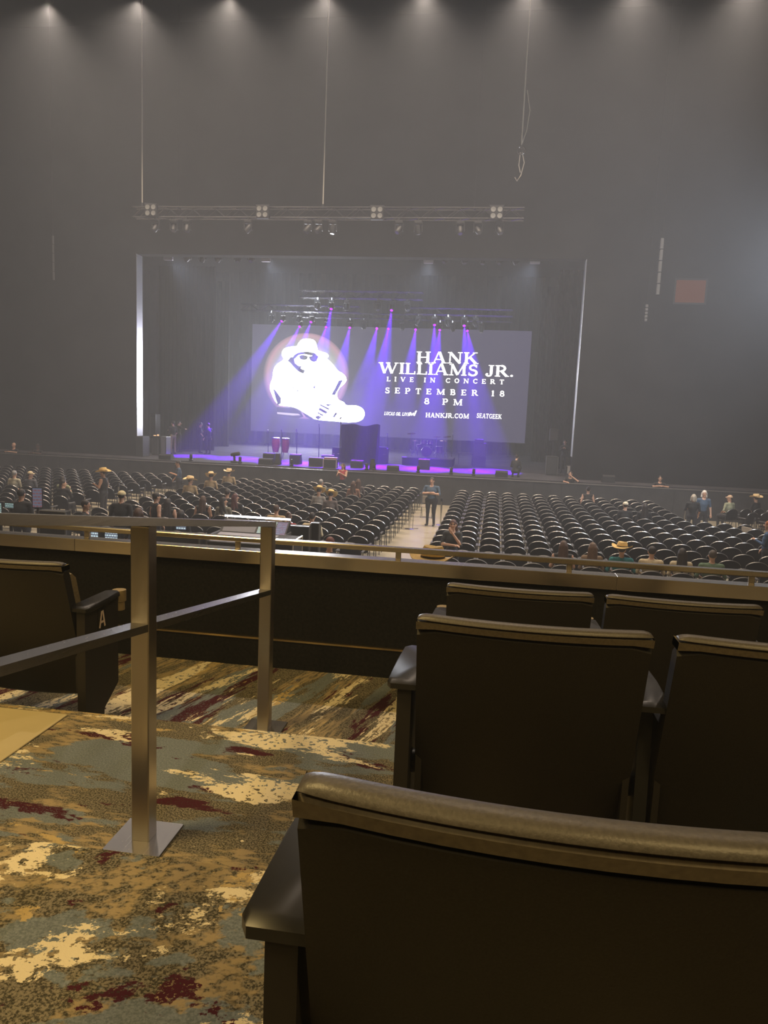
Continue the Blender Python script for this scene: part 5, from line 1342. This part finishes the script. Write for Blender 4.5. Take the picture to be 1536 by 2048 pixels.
# black draped racks behind
def foh_box(label, x0p, x1p, ytp, Y, d=.22, name='equipment_rack', rail=True):
    x0, x1 = at_y(x0p, ytp, Y).x, at_y(x1p, ytp, Y).x; zt = at_y((x0p + x1p) / 2, ytp, Y).z
    t = thing(name, label, 'equipment', ((x0 + x1) / 2, Y, .02)); h = (x1 - x0) / 2
    MB().bbox(-h, h, 0, d, 0, zt - .02, .012).build('body', M['black'], t)
    MB().box(-h, h, -.006, .02, zt - .035, zt - .015).build('top_edge', M['chair_rim'], t)
    for s in (-1, 1): MB().box(s * h - .015, s * h + .015, -.008, .03, .0, zt - .04).build('corner', M['chair_arm'], t)
    return t
foh_box('black rack with bright top edge below the child in red', 566, 618, 1052, 16.1)
foh_box('narrow tall black rack with small lamps right of the child in red', 622, 638, 1046, 15.9)
foh_box('low black table at the far left of the mixing position', 78, 130, 1022, 14.7)
dt = foh_box('wide dark table left of the mixing console', 300, 398, 1066, 15.1)
# displays
def display(label, x0p, x1p, ytp, ybp, Y, mat, tilt=0., legs=True, rz=0.):
    a, b = at_y(x0p, ytp, Y), at_y(x1p, ybp, Y); w2 = (b.x - a.x) / 2
    t = thing('monitor_screen', label, 'monitor', ((a.x + b.x) / 2, Y, .02), rz, 'lit screens at the mixing position')
    z0, z1 = b.z - .02, a.z - .02
    MB().bbox(-w2 - .02, w2 + .02, .0, .03, z0 - .02, z1 + .02, .008).build('housing', M['black'], t)
    MB().box(-w2, w2, -.003, .0, z0, z1).build('display', mat, t)
    MB().box(-.03, .03, .03, .06, .0, z1 * .9).box(-.2, .2, -.1, .2, 0, .02).build('stand', M['dark_metal'], t)
WP = meter_mat('white_page', (.8, .95, 1.0), (.65, .85, .9), 9, .8)
display('bright white screen left of the brown post behind the rail', 182, 196, 1062, 1080, 14.3, WP)
display('bright white screen right of the brown post behind the rail', 210, 235, 1064, 1082, 14.2, WP)
display('green and white screen at the far left edge, left', -8, 3, 1005, 1026, 14.0, meter_mat('green_page', (.5, .85, .6), (.7, .9, .8), 12, .6))
display('green and white screen beside the man at far left', 10, 27, 1006, 1016, 14.1, meter_mat('green_page2', (.45, .8, .6), (.7, .9, .85), 12, .5))
display('dim reddish upright screen beside the man at far left', 66, 83, 976, 1015, 15.4, meter_mat('red_page', (.16, .07, .08), (.2, .09, .1), 7, .8), rz=R(20))
display('small white paper-like screen below the handrail left of the console', 352, 372, 1052, 1060, 15.6, WP)
# crew at the mixing position
def foh_person(label, xp, yp, Y, face=0, pose='stand', **kw):
    p = at_y(xp, yp, Y); ht = p.z
    top = {'stand': 1.755, 'sit': 1.39}[pose]
    sc = max(.9, min(1.08, (ht - .02) / top))
    return person(label, (p.x, Y, .02), R(face), pose=pose, scale=sc, h=.0125, **kw)
foh_person('broad man in black shirt seen from behind at the left screens', 42, 978, 16.9, 0, arms='hold', shirt=BLK, hairc=DB, skin='tan', build_=1.2)
foh_person('dark-haired man in black looking right above the handrail', 170, 1000, 16.4, -75, arms='hold', shirt=BLK, hairc=DB, skin='tan')
foh_person('man in reversed tan cap seen from behind above the handrail', 243, 982, 17.6, 0, hat='cap', hatc=(.55, .46, .26), shirt=BLK, build_=1.1, hairc=DB, turn=180 - 180)
foh_person('person with dark brown hair whose head rises above the handrail post', 277, 1016, 14.9, 5, hairc=BR, shirt=BLK, hair='bob')
foh_person('dark-haired person at the left aisle beside the stanchions', 312, 985, 18.6, -40, hairc=DB, shirt=BLK, sleeve='none')
